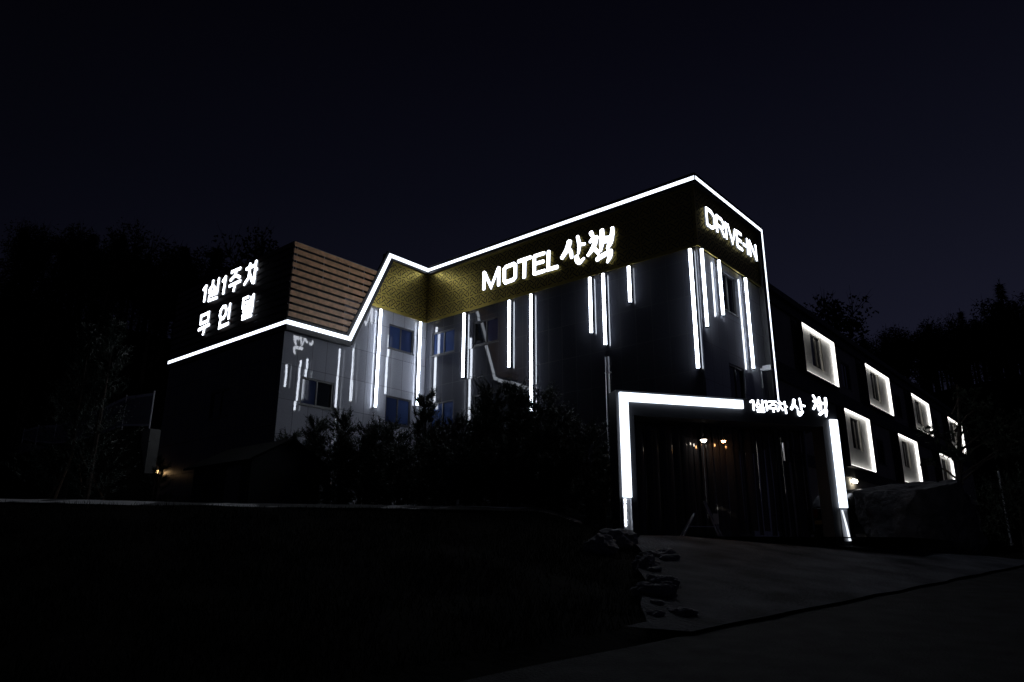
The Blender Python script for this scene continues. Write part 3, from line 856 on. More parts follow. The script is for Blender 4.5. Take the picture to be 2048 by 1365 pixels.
sign('annex_sign', 'glowing white two row Korean lettering on the annex slats', ROW_ONE_STROKES + ROW_TWO_STROKES,
     [(0, 1), range(2, 8), (8, 9), range(10, 15), range(15, 21), (21, 22, 23), (24, 25, 26), range(27, 35)], (0, 13.50, 0), (1, 0, 0), (0, -1, 0), (-26, 13.5, 10.0), shrink=0.82, depth=0.05)
# DRIVE-IN, drawn from strokes in a unit cell
LET = {'D': [[(0, 0), (0, 1)], [(0, 1), (.55, 1), (.92, .78), (.92, .22), (.55, 0), (0, 0)]],
       'R': [[(0, 0), (0, 1)], [(0, 1), (.7, 1), (.9, .85), (.9, .6), (.7, .45), (0, .45)], [(.5, .45), (.95, 0)]],
       'I': [[(.5, 0), (.5, 1)]], 'V': [[(0, 1), (.5, 0), (1, 1)]],
       'E': [[(0, 0), (0, 1)], [(0, 1), (.9, 1)], [(0, .5), (.8, .5)], [(0, 0), (.9, 0)]],
       '-': [[(0, .45), (1, .45)]], 'N': [[(0, 0), (0, 1)], [(0, 1), (1, 0)], [(1, 0), (1, 1)]]}
dr, dg = [], []
for ch, a, b in (('D', 20.75, 21.36), ('R', 21.47, 22.02), ('I', 22.08, 22.26), ('V', 22.34, 22.92), ('E', 23.02, 23.46), ('-', 23.53, 23.74), ('I', 23.80, 23.98), ('N', 24.10, 24.62)):
    g = []
    for st in LET[ch]:
        g.append(len(dr)); dr.append([(lerp(a, b, x), 12.07 + 0.58 * y, 0.115) for x, y in st])
    dg.append(g)
sign('drive_in_sign', 'glowing white DRIVE-IN lettering high on the short tower side', dr, dg, (XTB + 0.04, 0, 0), (0, 1, 0), (1, 0, 0), (XTB, 22.7, 12.0), cap=0.25, depth=0.05, shrink=1.0)

# ------------------------------------------------------------------ entrance gate
GA = Vector((-9.06, 14.36, 0)); GD = Vector((0.557, 0.8305, 0)).normalized(); GN = Vector((GD.y, -GD.x, 0))
def gp(s, z, n): return GA + GD * s + GN * n + Vector((0, 0, z))
gate = thing('entrance_gate', 'dark entrance gate with thick white light bars over the driveway', 'gate', tuple(gp(2.9, 2.2, 0)))
def gbox(mb, s0, s1, z0, z1, n0, n1, mi=0):
    mb.hexa([gp(s0, z0, n0), gp(s0, z0, n1), gp(s1, z0, n1), gp(s1, z0, n0), gp(s0, z1, n0), gp(s0, z1, n1), gp(s1, z1, n1), gp(s1, z1, n0)][0:4][::-1] + [gp(s0, z1, n0), gp(s0, z1, n1), gp(s1, z1, n1), gp(s1, z1, n0)][::-1], mi)
for s0, s1 in ((-0.07, 0.36), (5.42, 5.86)):
    mb = MB(); gbox(mb, s0, s1, 1.7, 4.86, -0.42, 0.0); mb.build('post', 'gate_cladding', gate)
mb = MB(); gbox(mb, -0.07, 5.86, 4.86, 5.43, -0.425, 0.003); mb.build('beam', 'gate_cladding', gate)
def gbar(s0, s1, z0, z1, n1=0.07):
    mb = MB(); gbox(mb, s0, s1, z0, z1, 0.006, n1); return mb.build('light_bar', 'gate_glow', gate)
gbar(0.0, 3.2, 5.17, 5.37); gbar(0.0, 0.20, 3.0, 5.168); gbar(5.62, 5.82, 2.90, 5.04)
# bare tray with led tape under the left bar, bent cover under the right one
mb = MB(); gbox(mb, 0.0, 0.20, 2.1, 2.98, 0.006, 0.02); gbox(mb, 0.18, 0.20, 2.1, 2.98, 0.02, 0.06); mb.build('tray', 'tray', gate)
mb = MB()
for k in range(15):
    if k in (2, 3): continue
    z = 2.16 + 0.055 * k; w_ = 0.014 + 0.006 * math.sin(k * 2.4)
    gbox(mb, 0.045 - w_, 0.045 + w_, z, z + 0.03, 0.021, 0.034)
mb.build('led_tape', 'tape_glow', gate)
mb = MB(); gbox(mb, 5.63, 5.82, 2.12, 2.86, 0.006, 0.02); mb.build('tray', 'tray', gate)
mb = MB(); pr = None
for k in range(13):
    t = k / 12; z = lerp(2.84, 2.13, t); s = 5.635 + 0.10 * (t ** 2.4); n = 0.05 + 0.05 * math.sin(t * 3.0)
    q = [gp(s, z, n), gp(s + 0.035 + 0.03 * t, z, n + 0.012)]
    if pr: mb.quad(pr[0], pr[1], q[1], q[0])
    pr = q
mb.build('bent_cover', 'cover_glow', gate)
# flat canopy between the gate and the walls
mb = MB()
poly = [gp(-0.05, 0, -0.43), gp(5.84, 0, -0.43), Vector((-9.58, 23.0, 0)), Vector((-9.58, 20.15, 0)), Vector((-9.7, 20.15, 0))]
i = len(mb.v); mb.v += [(p.x, p.y, 4.95) for p in poly] + [(p.x, p.y, 5.35) for p in poly]; n_ = len(poly)
mb.f.append(tuple(i + k for k in reversed(range(n_)))); mb.m.append(0); mb.f.append(tuple(i + n_ + k for k in range(n_))); mb.m.append(0)
for k in range(n_): mb.f.append((i + k, i + (k + 1) % n_, i + n_ + (k + 1) % n_, i + n_ + k)); mb.m.append(0)
mb.build('canopy', 'gate_cladding', gate)
sign('gate_sign', 'small glowing white Korean lettering on the right end of the gate beam', GATE_STROKES,
     [(0, 1), range(2, 8), (8, 9), range(10, 15), range(15, 21), range(21, 26), range(26, 35)], GA + GN * 0.03, GD, GN, tuple(gp(4.6, 5.0, 0.03)), smooth=range(21, 35), depth=0.03, shrink=0.74)
# pvc strip curtain a little behind the gate
cur = thing('strip_curtain', 'dark see-through vinyl strip curtain hanging in the entrance gate', 'curtain', tuple(gp(2.9, 4.84, -0.62)))
rng = random.Random(4)
for k in range(29):
    mb = MB(); s0 = 0.30 + 0.178 * k; tw = rng.uniform(-0.10, 0.10); ln = rng.uniform(2.22, 2.36); bow = rng.uniform(0.012, 0.03)
    ph = rng.uniform(0, 6); pr = None
    for j in range(9):
        z = lerp(4.84, ln, j / 8); ring = []
        for q in range(7):
            u = q / 6 - 0.5
            ring.append(gp(s0 + u * 0.172, z, -0.62 + tw * u + bow * (1 - 4 * u * u) + 0.012 * math.sin(ph + z * 2.2) - 0.02 * (k % 2)))
        if pr:
            for q in range(6): mb.quad(pr[q], ring[q], ring[q + 1], pr[q + 1])
        pr = ring
    mb.build('strip', 'vinyl', cur, smooth=True)
# folding trestle in front of the curtain
tr = thing('folding_trestle', 'dim folding trestle with crossbar and small board standing before the curtain', 'trestle', tuple(gp(2.1, 2.2, -0.35)))
for (a, b, za, zb) in ((1.62, 1.95, 2.20, 2.72), (2.62, 2.22, 2.20, 3.0)):
    mb = MB(); mb.beam(gp(a, za, -0.35), gp(b, zb, -0.35), 0.03, 0.03); mb.beam(gp(a, za, -0.50), gp(b, zb, -0.40), 0.03, 0.03); mb.build('leg', 'steel', tr)
mb = MB(); mb.beam(gp(1.72, 2.42, -0.33), gp(2.52, 2.42, -0.33), 0.02, 0.02); mb.build('crossbar', 'steel', tr)
mb = MB(); gbox(mb, 2.42, 2.55, 2.48, 2.72, -0.35, -0.335); mb.build('board', 'cream_plastic', tr)

# ------------------------------------------------------------------ wall lamps, camera
def wall_lamp(p, n, m, label, globes=1, r=0.07, cat='lamp'):
    t = thing('wall_lamp', label, cat, p, 'small wall lamps')
    p, n = Vector(p), Vector(n); s = Vector((-n.y, n.x, 0))
    mb = MB(); a, b = p - s * 0.06 * globes, p + s * 0.06 * globes
    mb.hexa([a + n * 0.0 - Vector((0, 0, .10)), b - Vector((0, 0, .10)), b + n * 0.03 - Vector((0, 0, .10)), a + n * 0.03 - Vector((0, 0, .10)),
             a + Vector((0, 0, .12)), b + Vector((0, 0, .12)), b + n * 0.03 + Vector((0, 0, .12)), a + n * 0.03 + Vector((0, 0, .12))])
    mb.build('backplate', 'black_metal', t)
    for g in range(globes):
        c = p + n * 0.13 + s * (0.28 * (g - (globes - 1) / 2))
        mb = MB(); mb.tube([p + n * 0.03, c + Vector((0, 0, .08))], 0.012, 6); mb.build('arm', 'black_metal', t)
        mb = MB(); mb.ball(c, r, 12); mb.build('globe', m, t, smooth=True)
def hanging_lamp(s_, z, n, m, r, label):
    p = gp(s_, z, n); t = thing('hanging_lamp', label, 'lamp', tuple(p), 'small lamps under the gate beam')
    mb = MB(); mb.tube([p + Vector((0, 0, r * .8)), Vector((p.x, p.y, 4.858))], 0.012, 6); mb.build('stem', 'black_metal', t)
    mb = MB(); mb.ball(p, r, 12); mb.build('globe', m, t, smooth=True)
    mb = MB(); mb.tube([p + Vector((0, 0, -r * .1)), p + Vector((0, 0, r * .6)), p + Vector((0, 0, r * 1.3))], [r * 1.5, r * 1.35, r * .3], 14, cap=False); mb.build('added_shade', 'black_metal', t)  # cone added to keep the strong globe from lighting beam and canopy
hanging_lamp(2.28, 4.43, -0.30, 'gate_lamp', 0.066, 'bright white lamp hanging under the gate beam')
hanging_lamp(2.81, 4.43, -0.30, 'amber_lamp', 0.048, 'small orange lamp hanging right of the white gate lamp')
wall_lamp((XG, 36.0, 5.2), (1, 0, 0), 'white_lamp', 'twin globe warm wall lamp between gate post and boulder', globes=2, r=0.10)
wall_lamp((-29.95, 13.6, 4.99), (0, -1, 0), 'warm_lamp', 'orange wall lamp glinting through a shrub at the annex corner by the fence', r=0.085)
wall_lamp((-15.95, YW, 4.99), (0, -1, 0), 'warm_lamp', 'orange lamp glinting through the shrubs on the motel front', r=0.08)
cc = thing('security_camera', 'white security camera box on the drive-in side by the corner light line', 'camera', (XTW, 24.5, 8.0))
mb = MB(); mb.box(XTW + 0.10, XTW + 0.40, 24.42, 24.60, 7.94, 8.12); mb.build('housing', 'cream_plastic', cc)
mb = MB(); mb.box(XTW, XTW + 0.10, 24.47, 24.55, 7.98, 8.06); mb.build('bracket', 'steel', cc)
mb = MB(); mb.tube([(XTW + 0.03, 24.5, 7.97), (XTW + 0.03, 24.5, 7.35)], 0.018, 6); mb.build('conduit', 'cream_plastic', cc)
mb = MB(); mb.tube([(XTW + 0.40, 24.51, 8.03), (XTW + 0.43, 24.51, 8.03)], 0.05, 10); mb.build('lens', 'dark_pane', cc)

# ------------------------------------------------------------------ plants
def shoot(mb, rng, p, d, L, n, nl, nw, droop=0.0, mi=0):
    """a twig with needles/leaflets along it"""
    d = d.normalized(); q = p.copy(); step = L / n
    for i in range(n):
        d = (d + Vector((rng.uniform(-.12, .12), rng.uniform(-.12, .12), rng.uniform(-.08, .10) - droop))).normalized()
        q = q + d * step
        k = 1 - 0.65 * i / n
        for _ in range(2):
            a = Vector((rng.gauss(0, 1), rng.gauss(0, 1), rng.gauss(0, 1)))
            s = d.cross(a)
            if s.length < 1e-3: continue
            s.normalize(); o = (s + d * rng.uniform(0.5, 1.1)).normalized() * nl * k * rng.uniform(0.7, 1.2)
            w = d.cross(s) * nw * k
            mb.quad(q - w, q + w, q + o, mi=mi)
    return q
def evergreen(seed, h, r, base, label, cat='shrub', name='evergreen_shrub', group=None, m='needles', dens=1.0, lead=1, taper=0.75):
    rng = random.Random(seed)
    t = thing(name, label, cat, base, group)
    B = Vector(base)
    lean = Vector((rng.uniform(-.06, .06), rng.uniform(-.06, .06), 1))
    mb = MB(); mb.tube([B - Vector((0, 0, .25)), B + lean * h * 0.4, B + lean * h * 0.85], [0.07 + 0.01 * h, 0.045 + 0.006 * h, 0.012], 7)
    mb.build('trunk', 'bark', t)
    mb = MB(); n = int(62 * dens * h / 3.2)
    for i in range(n):
        f = (i + rng.random()) / n
        z = h * (0.04 + 0.88 * f); a = rng.uniform(0, 2 * math.pi)
        rr = r * (1 - taper * f) * rng.uniform(0.55, 1.15)
        p = B + lean * z + Vector((math.cos(a), math.sin(a), 0)) * rr * 0.25
        d = Vector((math.cos(a), math.sin(a), rng.uniform(0.35, 1.1) + 0.6 * f))
        shoot(mb, rng, p, d, rr * rng.uniform(0.85, 1.25) + 0.15, 16, 0.20, 0.020)
        for _ in range(2):
            pp = p + Vector((math.cos(a), math.sin(a), 0.4)) * rr * rng.uniform(0.2, 0.6)
            shoot(mb, rng, pp, d + Vector((rng.uniform(-.9, .9), rng.uniform(-.9, .9), rng.uniform(-.2, .6))), rr * 0.55 + 0.1, 9, 0.17, 0.022)
    for k in range(lead):
        a = rng.uniform(0, 6.28); o = Vector((math.cos(a), math.sin(a), 0)) * (0.12 * r * k)
        shoot(mb, rng, B + lean * h * 0.80 + o, Vector((o.x, o.y, 1)), h * 0.21 * (1 - 0.18 * k), 16, 0.17, 0.018)
    mb.build('crown', m, t)
    return t

SH = 'evergreen shrubs in front of the motel'
shrubs = [(-20.3, 12.95, 5.75, .8, 'low evergreen shrub against the annex corner, left of the shed ridge'),
          (-19.1, 13.3, 6.15, .7, 'slim pointed evergreen below the lit annex window'),
          (-18.1, 13.5, 6.20, .75, 'pointed evergreen crossing the foot of the long wall reflection'),
          (-17.2, 13.7, 5.75, .85, 'bushy evergreen just behind the shed eave'),
          (-16.35, 13.75, 5.70, .85, 'bushy evergreen below the left light tube of the recessed wall'),
          (-16.25, 15.1, 6.80, .55, 'tall narrow evergreen spire at the inner corner'),
          (-14.95, 14.9, 5.70, .95, 'broad dark evergreen under the left front windows'),
          (-14.35, 15.4, 6.15, .95, 'evergreen below the slanted reflection on the front'),
          (-13.7, 15.3, 6.60, .95, 'tall evergreen left of the longest light tube'),
          (-13.2, 15.7, 6.75, .9, 'tallest evergreen, close beside the longest light tube'),
          (-12.45, 15.7, 6.30, .95, 'evergreen just right of the longest light tube'),
          (-11.7, 15.7, 5.70, 1.0, 'dark rounded evergreen halfway to the gate'),
          (-10.95, 15.7, 5.10, 1.0, 'lower dark evergreen near the twin downpipe'),
          (-10.25, 15.35, 4.00, .8, 'lowest dark evergreen beside the gate post'),
          (-14.9, 12.95, 4.55, 1.0, 'squat front row shrub right of the shed'),
          (-13.6, 13.6, 4.55, 1.05, 'squat front row shrub in the middle of the planting'),
          (-12.4, 14.1, 4.65, 1.05, 'squat front row shrub above the lit kerb patch'),
          (-11.1, 14.6, 4.35, 1.0, 'squat front row shrub nearest the gate')]
for i, (x, y, zt, r, lb) in enumerate(shrubs):
    z = ground_z(x, y) - 0.02
    evergreen(40 + i, zt - z - (.25 if i < 5 else .1), r * (1.15 if i < 5 else 1.3), (x, y, z), lb, group=SH, dens=1.5, lead=3, taper=0.66)
for i, (x, y, zt, r) in enumerate(((-19.7, 13.2, 5.0, .9), (-18.6, 13.5, 5.1, .9), (-17.6, 13.8, 5.0, .9), (-16.8, 14.2, 5.2, 1.0), (-15.6, 14.9, 5.0, 1.0), (-14.6, 14.6, 4.9, 1.0), (-13.0, 15.2, 5.2, 1.0), (-12.0, 15.2, 4.9, 1.0), (-15.7, 13.2, 4.3, .9))):
    z = ground_z(x, y) - .02
    evergreen(140 + i, zt - z, r * 1.3, (x, y, z), 'low dense evergreen filling a gap between taller shrubs before the motel', group='low filler shrubs in front of the motel', dens=1.6, lead=2, taper=0.55)
evergreen(171, 2.45, .8, (-28.3, 12.75, ground_z(-28.3, 12.75)), 'small shrub half hiding the orange lamp at the annex corner', dens=0.8, lead=2)
# young conifer with support stakes at the left
for k, (x, y, zt, r, lb) in enumerate(((-24.2, 8.25, 8.95, 1.35, 'left of two grey-green young conifers on the lawn, side lit'), (-23.75, 8.7, 9.10, 1.25, 'right of two grey-green young conifers, the one beside the annex'))):
    z = ground_z(x, y); evergreen(11 + k, zt - z, r * 1.25, (x, y, z), lb, cat='tree', name='young_conifer', group='young conifers on the left lawn', m='needles_grey', dens=0.95, lead=2, taper=0.88)
st = thing('tree_stake_frame', 'pale wooden stakes propping the young conifers', 'tree stakes', (-24.6, 8.3, ground_z(-24.6, 8.3)))
for dx, dy in ((-1.3, -.2), (-.9, .9), (1.2, -.8), (0.4, 1.2)):
    mb = MB(); zg = ground_z(-24.2 + dx, 8.4 + dy); mb.beam((-24.2 + dx, 8.4 + dy, zg - .1), (-24.2 + dx * .12, 8.4 + dy * .12, zg + 1.7), 0.05, 0.05); mb.build('stake', 'stake_wood', st)

# pine in front of the far end of the guest wing: separate clumps on bare limbs
def pine(seed, base, h, clumps, label, name='pine_tree'):
    rng = random.Random(seed); t = thing(name, label, 'tree', base); B = Vector(base)
    mb = MB(); top = B + Vector((0.3, 0.2, h))
    mb.tube([B - Vector((0, 0, .2)), B + Vector((-.15, .1, h * .35)), B + Vector((.15, .1, h * .7)), top], [0.13, 0.10, 0.07, 0.03], 8)
    mb.build('trunk', 'bark', t)
    lm, cm = MB(), MB()
    for (dx, dy, dz, r) in clumps:
        c = B + Vector((dx, dy, dz)); a = B + Vector((0, 0.1, max(0.6, dz - 0.5 - 0.3 * math.hypot(dx, dy))))
        lm.tube([a, (a + c) / 2 + Vector((0, 0, .12)), c], [0.05, 0.035, 0.015], 6)
        for _ in range(int(46 * r / 0.6)):
            d = Vector((rng.gauss(0, 1), rng.gauss(0, 1), rng.gauss(0.25, .6))); p = c + Vector((rng.uniform(-1, 1) * r * .7, rng.uniform(-1, 1) * r * .7, rng.uniform(-.35, .35) * r))
            shoot(cm, rng, p, d, r * rng.uniform(.35, .7), 9, 0.17, 0.014)
    lm.build('limbs', 'bark', t); cm.build('crown', 'needles', t)
pine(3, (-5.1, 29.8, 2.15), 5.6, [(-0.35, 0, 3.75, .50), (-.75, -.3, 3.95, .45), (0.45, .2, 4.1, .75), (1.0, .3, 3.6, .8), (0.2, -.2, 3.05, .55), (.9, 0, 4.7, .6), (-.25, .1, 3.2, .4), (1.6, .4, 4.2, .7), (.5, .2, 5.2, .5), (1.5, .2, 3.2, .7), (-.95, .1, 2.9, .28), (2.2, .3, 3.6, .7)], 'dark pine with open clumps in front of the far lit panels')

# boulder and mound bush at the right
def rock(seed, c, size, name, label, m='rock', group=None, rot=0.0, sub=4, sq=0.55, rough=0.12):
    rng = random.Random(seed); bm = bmesh.new(); bmesh.ops.create_icosphere(bm, subdivisions=sub, radius=1.0)
    off = Vector((seed * 7.3, seed * 1.7, 0))
    planes = [(Vector((rng.gauss(0, 1), rng.gauss(0, 1), rng.gauss(0, .8))).normalized(), rng.uniform(.74, .95)) for _ in range(9)]
    for v in bm.verts:
        p = v.co.normalized()
        k = (abs(p.x) ** (2 / sq) + abs(p.y) ** (2 / sq) + abs(p.z) ** (2 / sq)) ** (-sq / 2)
        q = p * k
        for n, dd in planes:
            e = q.dot(n) - dd * 1.15
            if e > 0: q -= n * e
        q += p * (noise.noise(q * 1.6 + off) * rough + noise.noise(q * 4.5 + off) * rough * .5 + noise.noise(q * 11 + off) * rough * .22)
        v.co = Vector((q.x * size[0], q.y * size[1], q.z * size[2]))
    me = bpy.data.meshes.new(name); bm.to_mesh(me); bm.free()
    me.materials.append(MATS[m])
    o = bpy.data.objects.new(name, me); COL.objects.link(o); o.location = c; o.rotation_euler = (0, 0, rot)
    return tag(o, label, 'rock', group)
rock(5, (-5.05, 22.75, 2.80), (1.48, 0.78, 0.98), 'boulder', 'huge flat topped boulder beside the gate below the guest wing', 'boulder', rot=rad(40), sub=5, sq=0.30, rough=0.10)
evergreen(77, 1.9, 1.9, (-3.2, 26.2, 1.9), 'low rounded dark bush at the right edge beyond the boulder', name='round_bush', dens=2.2, lead=1, taper=0.55)
mb = MB(); mb.tube([(-4.45, 33.1, 2.1), (-4.45, 33.1, 4.92)], 0.035, 8); mb.ball((-4.45, 33.1, 4.93), 0.04, 8)
tag(mb.build('marker_pole', 'fence_steel'), 'thin pale metal pole standing beyond the right bush', 'pole')
RG = 'landscape rocks along the driveway'
for i, (F, R, sz, lb) in enumerate(((15.75, 2.2, (.50, .40, .30), 'uppermost rock at the foot of the left gate post'), (14.35, 2.62, (.34, .22, .13), 'flat pale rock, second below the gate post'),
                                    (13.2, 2.30, (.40, .26, .24), 'grey rock in the middle of the driveway edge'), (11.8, 2.28, (.30, .36, .16), 'tilted rock, third from the bottom of the edge'),
                                    (11.0, 2.02, (.42, .24, .20), 'rough rock second from the bottom of the edge'), (10.1, 2.15, (.32, .22, .09), 'lowest flat rock where the driveway meets the road'),
                                    (14.8, 1.75, (.5, .36, .30), 'dark rock set back in the lawn near the gate'))):
    x, y = XY(F, R); sz = tuple(q * .72 for q in sz); rock(20 + i, (x, y, drive_z(F, R) + sz[2] * 0.22), sz, 'landscape_rock', lb, group=RG, rot=i * 2.3 + .4, sub=4, rough=0.34)
rng = random.Random(31)
for i in range(9):
    F = 9.8 + i * 0.6; R = drive_left(F) + rng.uniform(.1, .55); k = rng.uniform(.08, .17)
    x, y = XY(F, R); rock(60 + i, (x, y, drive_z(F, R) + .02), (k * rng.uniform(.9, 1.7), k, k * .7), 'loose_stone', 'small loose stone half bedded along the left driveway edge', group='small loose stones on the driveway edge', rot=rng.uniform(0, 6), sub=3, rough=0.3)

# lawn of the bank
rng = random.Random(9); mb = MB()
for _ in range(52000):
    F = 5.0 + 11.9 * rng.random() ** 0.8; R = rng.uniform(-0.72 * F, 2.6)
    if edge_s(F, R) < 0.05 or R > drive_left(F) - 0.05: continue
    x, y = XY(F, R); z = ground_z(x, y)
    if noise.noise(Vector((x * 0.8, y * 0.8, 9))) < rng.uniform(-.75, .2): continue
    h = rng.uniform(.06, .17); a = rng.uniform(0, 6.28); b = Vector((math.cos(a), math.sin(a), 0)); l = Vector((rng.gauss(0, .5), rng.gauss(0, .5), 1)).normalized()
    p = Vector((x, y, z - .01)); mb.quad(p - b * .007, p + b * .007, p + l * h)
tag(mb.build('grass', 'grass_blade'), 'dry short grass covering the dark bank', 'grass', kind='stuff')

# ------------------------------------------------------------------ shed, retaining wall, fence
shed = thing('garden_shed', 'small dark gabled shed between the lawn and the annex', 'shed', (-19.7, 11.6, 2.8))
X0, X1, Y0, Y1, ZE, ZP = -21.4, -18.3, 10.7, 12.9, 4.25, 4.85
mb = MB(); ym = (Y0 + Y1) / 2
mb.quad((X0, Y0, 2.4), (X1, Y0, 2.4), (X1, Y0, ZE), (X0, Y0, ZE)); mb.quad((X1, Y1, 2.4), (X0, Y1, 2.4), (X0, Y1, ZE), (X1, Y1, ZE))
mb.quad((X1, Y0, 2.4), (X1, Y1, 2.4), (X1, Y1, ZE), (X1, ym, ZP), (X1, Y0, ZE)); mb.quad((X0, Y1, 2.4), (X0, Y0, 2.4), (X0, Y0, ZE), (X0, ym, ZP), (X0, Y1, ZE))
mb.build('wall', 'shed_wall', shed)
mb = MB(); o = 0.22
for sgn, yy in ((-1, Y0 - o), (1, Y1 + o)):
    ze = ZE - o * (ZP - ZE) / (ym - Y0)
    mb.hexa([(X0 - o, yy, ze + .01), (X1 + o, yy, ze + .01), (X1 + o, ym, ZP + .01), (X0 - o, ym, ZP + .01), (X0 - o, yy, ze + .07), (X1 + o, yy, ze + .07), (X1 + o, ym, ZP + .07), (X0 - o, ym, ZP + .07)])
mb.build('roof', 'shed_roof', shed)
mb = MB(); mb.box(-19.5, -18.75, Y0 - .03, Y0 - .003, 2.6, 4.15); dd = mb.build('door', 'shed_door', shed)
mb = MB(); mb.ball((-18.85, Y0 - .06, 3.4), .035, 8); mb.build('handle', 'steel', dd)

rw = MB()
xs = [-35.9, -39.0, -42.0, -45.0, -48.2, -51.2, -53.7]; zt = [7.66, 8.0, 7.85, 7.8, 8.0, 8.4, 8.8]; FY = 15.5
rw.hexa([(-35.3, 15.3, 4.0), (-35.3, 15.8, 4.0), (-36.1, 15.8, 4.0), (-36.1, 15.3, 4.0), (-35.3, 15.3, 7.55), (-35.3, 15.8, 7.55), (-36.1, 15.8, 7.60), (-36.1, 15.3, 7.60)])
for i in range(6):
    a, b = xs[i], xs[i + 1]
    if i == 0: a = -36.1
    rw.hexa([(a, 15.4, 4.0), (b, 15.4, 4.0), (b, 15.7, 4.0), (a, 15.7, 4.0), (a, 15.4, zt[i] - .1), (b, 15.4, zt[i + 1] - .1), (b, 15.7, zt[i + 1] - .1), (a, 15.7, zt[i] - .1)])
tag(rw.build('retaining_wall', 'concrete'), 'grey concrete retaining wall ending in a pier left of the annex', 'wall')
fence = thing('mesh_fence', 'pale steel mesh fence standing on the retaining wall at left', 'fence', (-44, FY, 7.6))
fh = [1.8, 1.7, 1.65, 1.5, 1.3, 1.15, .8]
for i, x in enumerate(xs):
    mb = MB(); mb.tube([(x, FY, zt[i] - .12), (x, FY, zt[i] + fh[i])], 0.038, 8); mb.build('post', 'fence_steel', fence)
for i in range(6):
    a, b = xs[i], xs[i + 1]; mb = MB()
    for lo, hi, mi, yy in ((0.10, 0.20, 0, FY - .01), (0.20, fh[i] - .22, 1, FY), (fh[i] - .22, fh[i] - .08, 0, FY - .01)):
        dl = fh[i + 1] - fh[i]
        h2 = hi + dl if hi > 0.5 else hi; l2 = lo + dl if lo > 0.5 else lo
        if h2 <= l2: h2 = l2 + .05
        mb.hexa([(a - .045, yy, zt[i] + lo), (b + .045, yy, zt[i + 1] + l2), (b + .045, yy + .02, zt[i + 1] + l2), (a - .045, yy + .02, zt[i] + lo),
                 (a - .045, yy, zt[i] + hi), (b + .045, yy, zt[i + 1] + h2), (b + .045, yy + .02, zt[i + 1] + h2), (a - .045, yy + .02, zt[i] + hi)], mi)
    mb.build('mesh_panel', ['fence_steel', 'fence_sheet'], fence)

# ------------------------------------------------------------------ dark car behind the right gate post
car = thing('parked_car', 'black hatchback parked behind the right gate post', 'car', (-7.1, 24.5, 2.2))
cx, cy, cz = -7.1, 22.6, 2.2
prof = [(0.05, .35, .80, .55), (0.0, .62, .84, .70), (0.06, .95, .85, .84), (0.35, 1.38, .86, .60), (0.75, 1.50, .86, .58), (1.6, 1.52, .87, .57), (2.35, 1.44, .87, .56), (3.05, 1.02, .87, .80), (3.9, .90, .85, .80), (4.35, .72, .80, .72), (4.40, .35, .78, .6)]
mb = MB(); prev = None
for (ly, top, w, wt) in prof:
    bot = 0.22; belt = min(top - 0.03, 0.92)
    ring = [(-w, bot), (-w - .02, .55), (-w, belt), (-wt, top), (wt, top), (w, belt), (w + .02, .55), (w, bot)]
    ring = [(cx + a, cy + ly, cz + b) for a, b in ring]
    if prev:
        for k in range(8): mb.quad(prev[k], prev[(k + 1) % 8], ring[(k + 1) % 8], ring[k])
    else: mb.quad(*ring)
    prev = ring
mb.quad(*prev[::-1]); mb.build('body', 'car_paint', car)
mb = MB()
for sx in (-1, 1):
    def sd(a, ly, b): return (cx + sx * a, cy + ly, cz + b)
    mb.quad(sd(.872, .55, .96), sd(.875, 2.6, .96), sd(.60, 2.25, 1.40), sd(.62, .75, 1.43))
mb.quad((cx - .72, cy + .055, cz + 1.0), (cx + .72, cy + .055, cz + 1.0), (cx + .56, cy + .315, cz + 1.36), (cx - .56, cy + .315, cz + 1.36))
mb.quad((cx - .74, cy + 3.03, cz + 1.06), (cx + .74, cy + 3.03, cz + 1.06), (cx + .55, cy + 2.43, cz + 1.43), (cx - .55, cy + 2.43, cz + 1.43))
mb.build('windows', 'car_glass', car)
for sx in (-1, 1):
    mb = MB(); mb.box(cx + sx * .68 - .13, cx + sx * .68 + .13, cy - .04, cy + .06, cz + .70, cz + .92); mb.build('tail_light', 'tail_red', car)
    for ly in (.75, 3.55):
        a, b = sorted((cx + sx * .70, cx + sx * .89))
        mb = MB(); mb.tube([(a, cy + ly, cz + .30), (b, cy + ly, cz + .30)], .30, 18); wh = mb.build('wheel', 'rubber', car)
        mb = MB(); e = cx + sx * .893; mb.tube([(e - .01, cy + ly, cz + .30), (e + .01, cy + ly, cz + .30)], .19, 14); mb.build('rim', 'steel', wh)
mb = MB(); mb.box(cx - .40 - .26, cx - .40 + .26 , cy - .035, cy - .012, cz + .50, cz + .61); mb.build('number_plate', 'plate_paint', car)

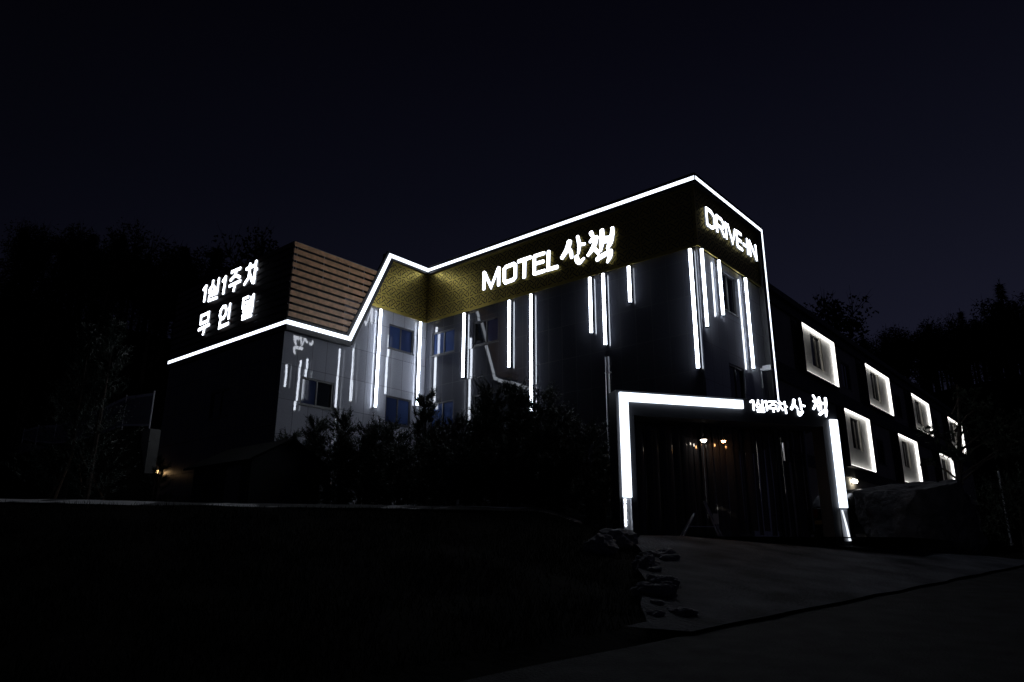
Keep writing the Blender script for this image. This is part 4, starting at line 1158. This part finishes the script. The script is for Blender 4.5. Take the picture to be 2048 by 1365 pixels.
# ------------------------------------------------------------------ forest on the hill behind
def forest_mesh(kind, seed):
    rng = random.Random(seed); mb = MB(); H = 10.0
    tr_ = MB(); tr_.tube([(0, 0, -1.5), (0.1, 0, H * .5), (0, .1, H * .97)], [.22, .13, .02], 6)
    if kind == 'conifer':
        for i in range(1500):
            f = rng.random() ** .8; z = H * (.12 + .88 * f); rr = (1 - f) * 2.3 + .12; a = rng.uniform(0, 6.28)
            tier = .62 + .38 * abs(math.sin(z * 2.1)); q = rr * tier * rng.uniform(.25, 1.0)
            p = Vector((math.cos(a) * q, math.sin(a) * q, z - q * .28)); o = Vector((math.cos(a + rng.uniform(-.6, .6)), math.sin(a), rng.uniform(-.5, .35))) * rng.uniform(.25, .55)
            s = Vector((-math.sin(a), math.cos(a), 0)) * rng.uniform(.05, .12); mb.quad(p - s, p + s, p + o)
        for _ in range(24):
            z = H * rng.uniform(.94, 1.04); mb.quad((-.03, 0, z), (.03, 0, z), (rng.uniform(-.2, .2), rng.uniform(-.2, .2), z + .3))
    else:
        blobs = [(Vector((rng.gauss(0, 1.1), rng.gauss(0, 1.1), H * rng.uniform(.45, .95))), rng.uniform(.7, 1.4)) for _ in range(13)]
        for c, r in blobs:
            tr_.tube([(0, 0, H * .35), (c.x * .5, c.y * .5, (H * .35 + c.z) / 2 + .3), tuple(c)], [.09, .06, .02], 5)
            for _ in range(120):
                v = Vector((rng.gauss(0, 1), rng.gauss(0, 1), rng.gauss(0, 1))).normalized() * r * rng.random() ** .4 * 1.15
                p = c + v; o = Vector((rng.uniform(-1, 1), rng.uniform(-1, 1), rng.uniform(-.6, 1))) * rng.uniform(.15, .38); s = o.cross(Vector((rng.random(), rng.random(), .2))).normalized() * .09
                mb.quad(p - s, p + s, p + o)
            for _ in range(6):
                v = Vector((rng.gauss(0, .5), rng.gauss(0, .5), 1)).normalized(); tr_.tube([tuple(c), tuple(c + v * r * rng.uniform(1.1, 1.7))], [.025, .006], 4, cap=False)
    return mb, tr_
protos = {}
for kind, sd in (('conifer', 1), ('conifer', 2), ('broadleaf', 3), ('broadleaf', 4)):
    a, b = forest_mesh(kind, sd)
    root = thing('forest_conifer' if kind == 'conifer' else 'forest_tree', 'x', 'tree')
    cw = a.build('crown', 'forest_leaf', root); tk = b.build('trunk', 'bark', root)
    protos.setdefault(kind, []).append((root, cw, tk))
used = set()
FL = 'dark trees of the wood on the hill behind the motel'
def plant(kind, i, x, y, h, label, group=None):
    root, cw, tk = protos[kind][i % 2]
    if id(root) in used:
        nr = root.copy(); COL.objects.link(nr)
        for ch in (cw, tk):
            c = ch.copy(); COL.objects.link(c); c.parent = nr
        root = nr
    else: used.add(id(root))
    rr = random.Random(int(x * 31 + y * 77))
    root.location = (x, y, ground_z(x, y) - .3); root.rotation_euler = (0, 0, rr.uniform(0, 6.28))
    k = h / 10; root.scale = (k * rr.uniform(.9, 1.25), k * rr.uniform(.9, 1.25), k)
    root['label'] = label
    if group: root['group'] = group
    elif 'group' in root: del root['group']
rng = random.Random(21)
def at_px(px, F): return XY(F, (px - 1024) / 1415 * F)
n_t = 0
for px0, px1, F0, F1, n, wh in ((-160, 640, 46, 84, 90, 'left'), (1560, 2110, 64, 104, 95, 'right')):
    for k in range(n):
        F = lerp(F0, F1, ((k * 7) % n) / n); px = lerp(px0, px1, (k + rng.random()) / n)
        x, y = at_px(px, F)
        if -31.5 < x < -9 and y < 67: continue
        kind = 'conifer' if rng.random() < .45 else 'broadleaf'
        lb = ('dark %s of the black wood, on the hill left of the annex' if wh == 'left' else 'dark %s of the black wood, on the hill beyond the guest wing') % ('conifer' if kind == 'conifer' else 'broadleaf tree')
        plant(kind, k, x, y, rng.uniform(7.5, 10.5) * (1.0 if wh == 'left' else 1.0), lb, FL + (', conifers' if kind == 'conifer' else ', broadleaf') + (' on the left' if wh == 'left' else ' on the right'))
for px, F, h, kind, lb in ((512, 60, 13, 'broadleaf', 'taller ragged tree on the skyline just left of the slatted box'), (1668, 82, 16, 'broadleaf', 'round topped tree on the skyline at the end of the wing roof'),
                           (2010, 80, 12.5, 'conifer', 'tallest pointed conifer on the right skyline'), (40, 56, 12, 'broadleaf', 'tall tree at the far left edge of the skyline')):
    x, y = at_px(px, F); plant(kind, 0, x, y, h, lb)
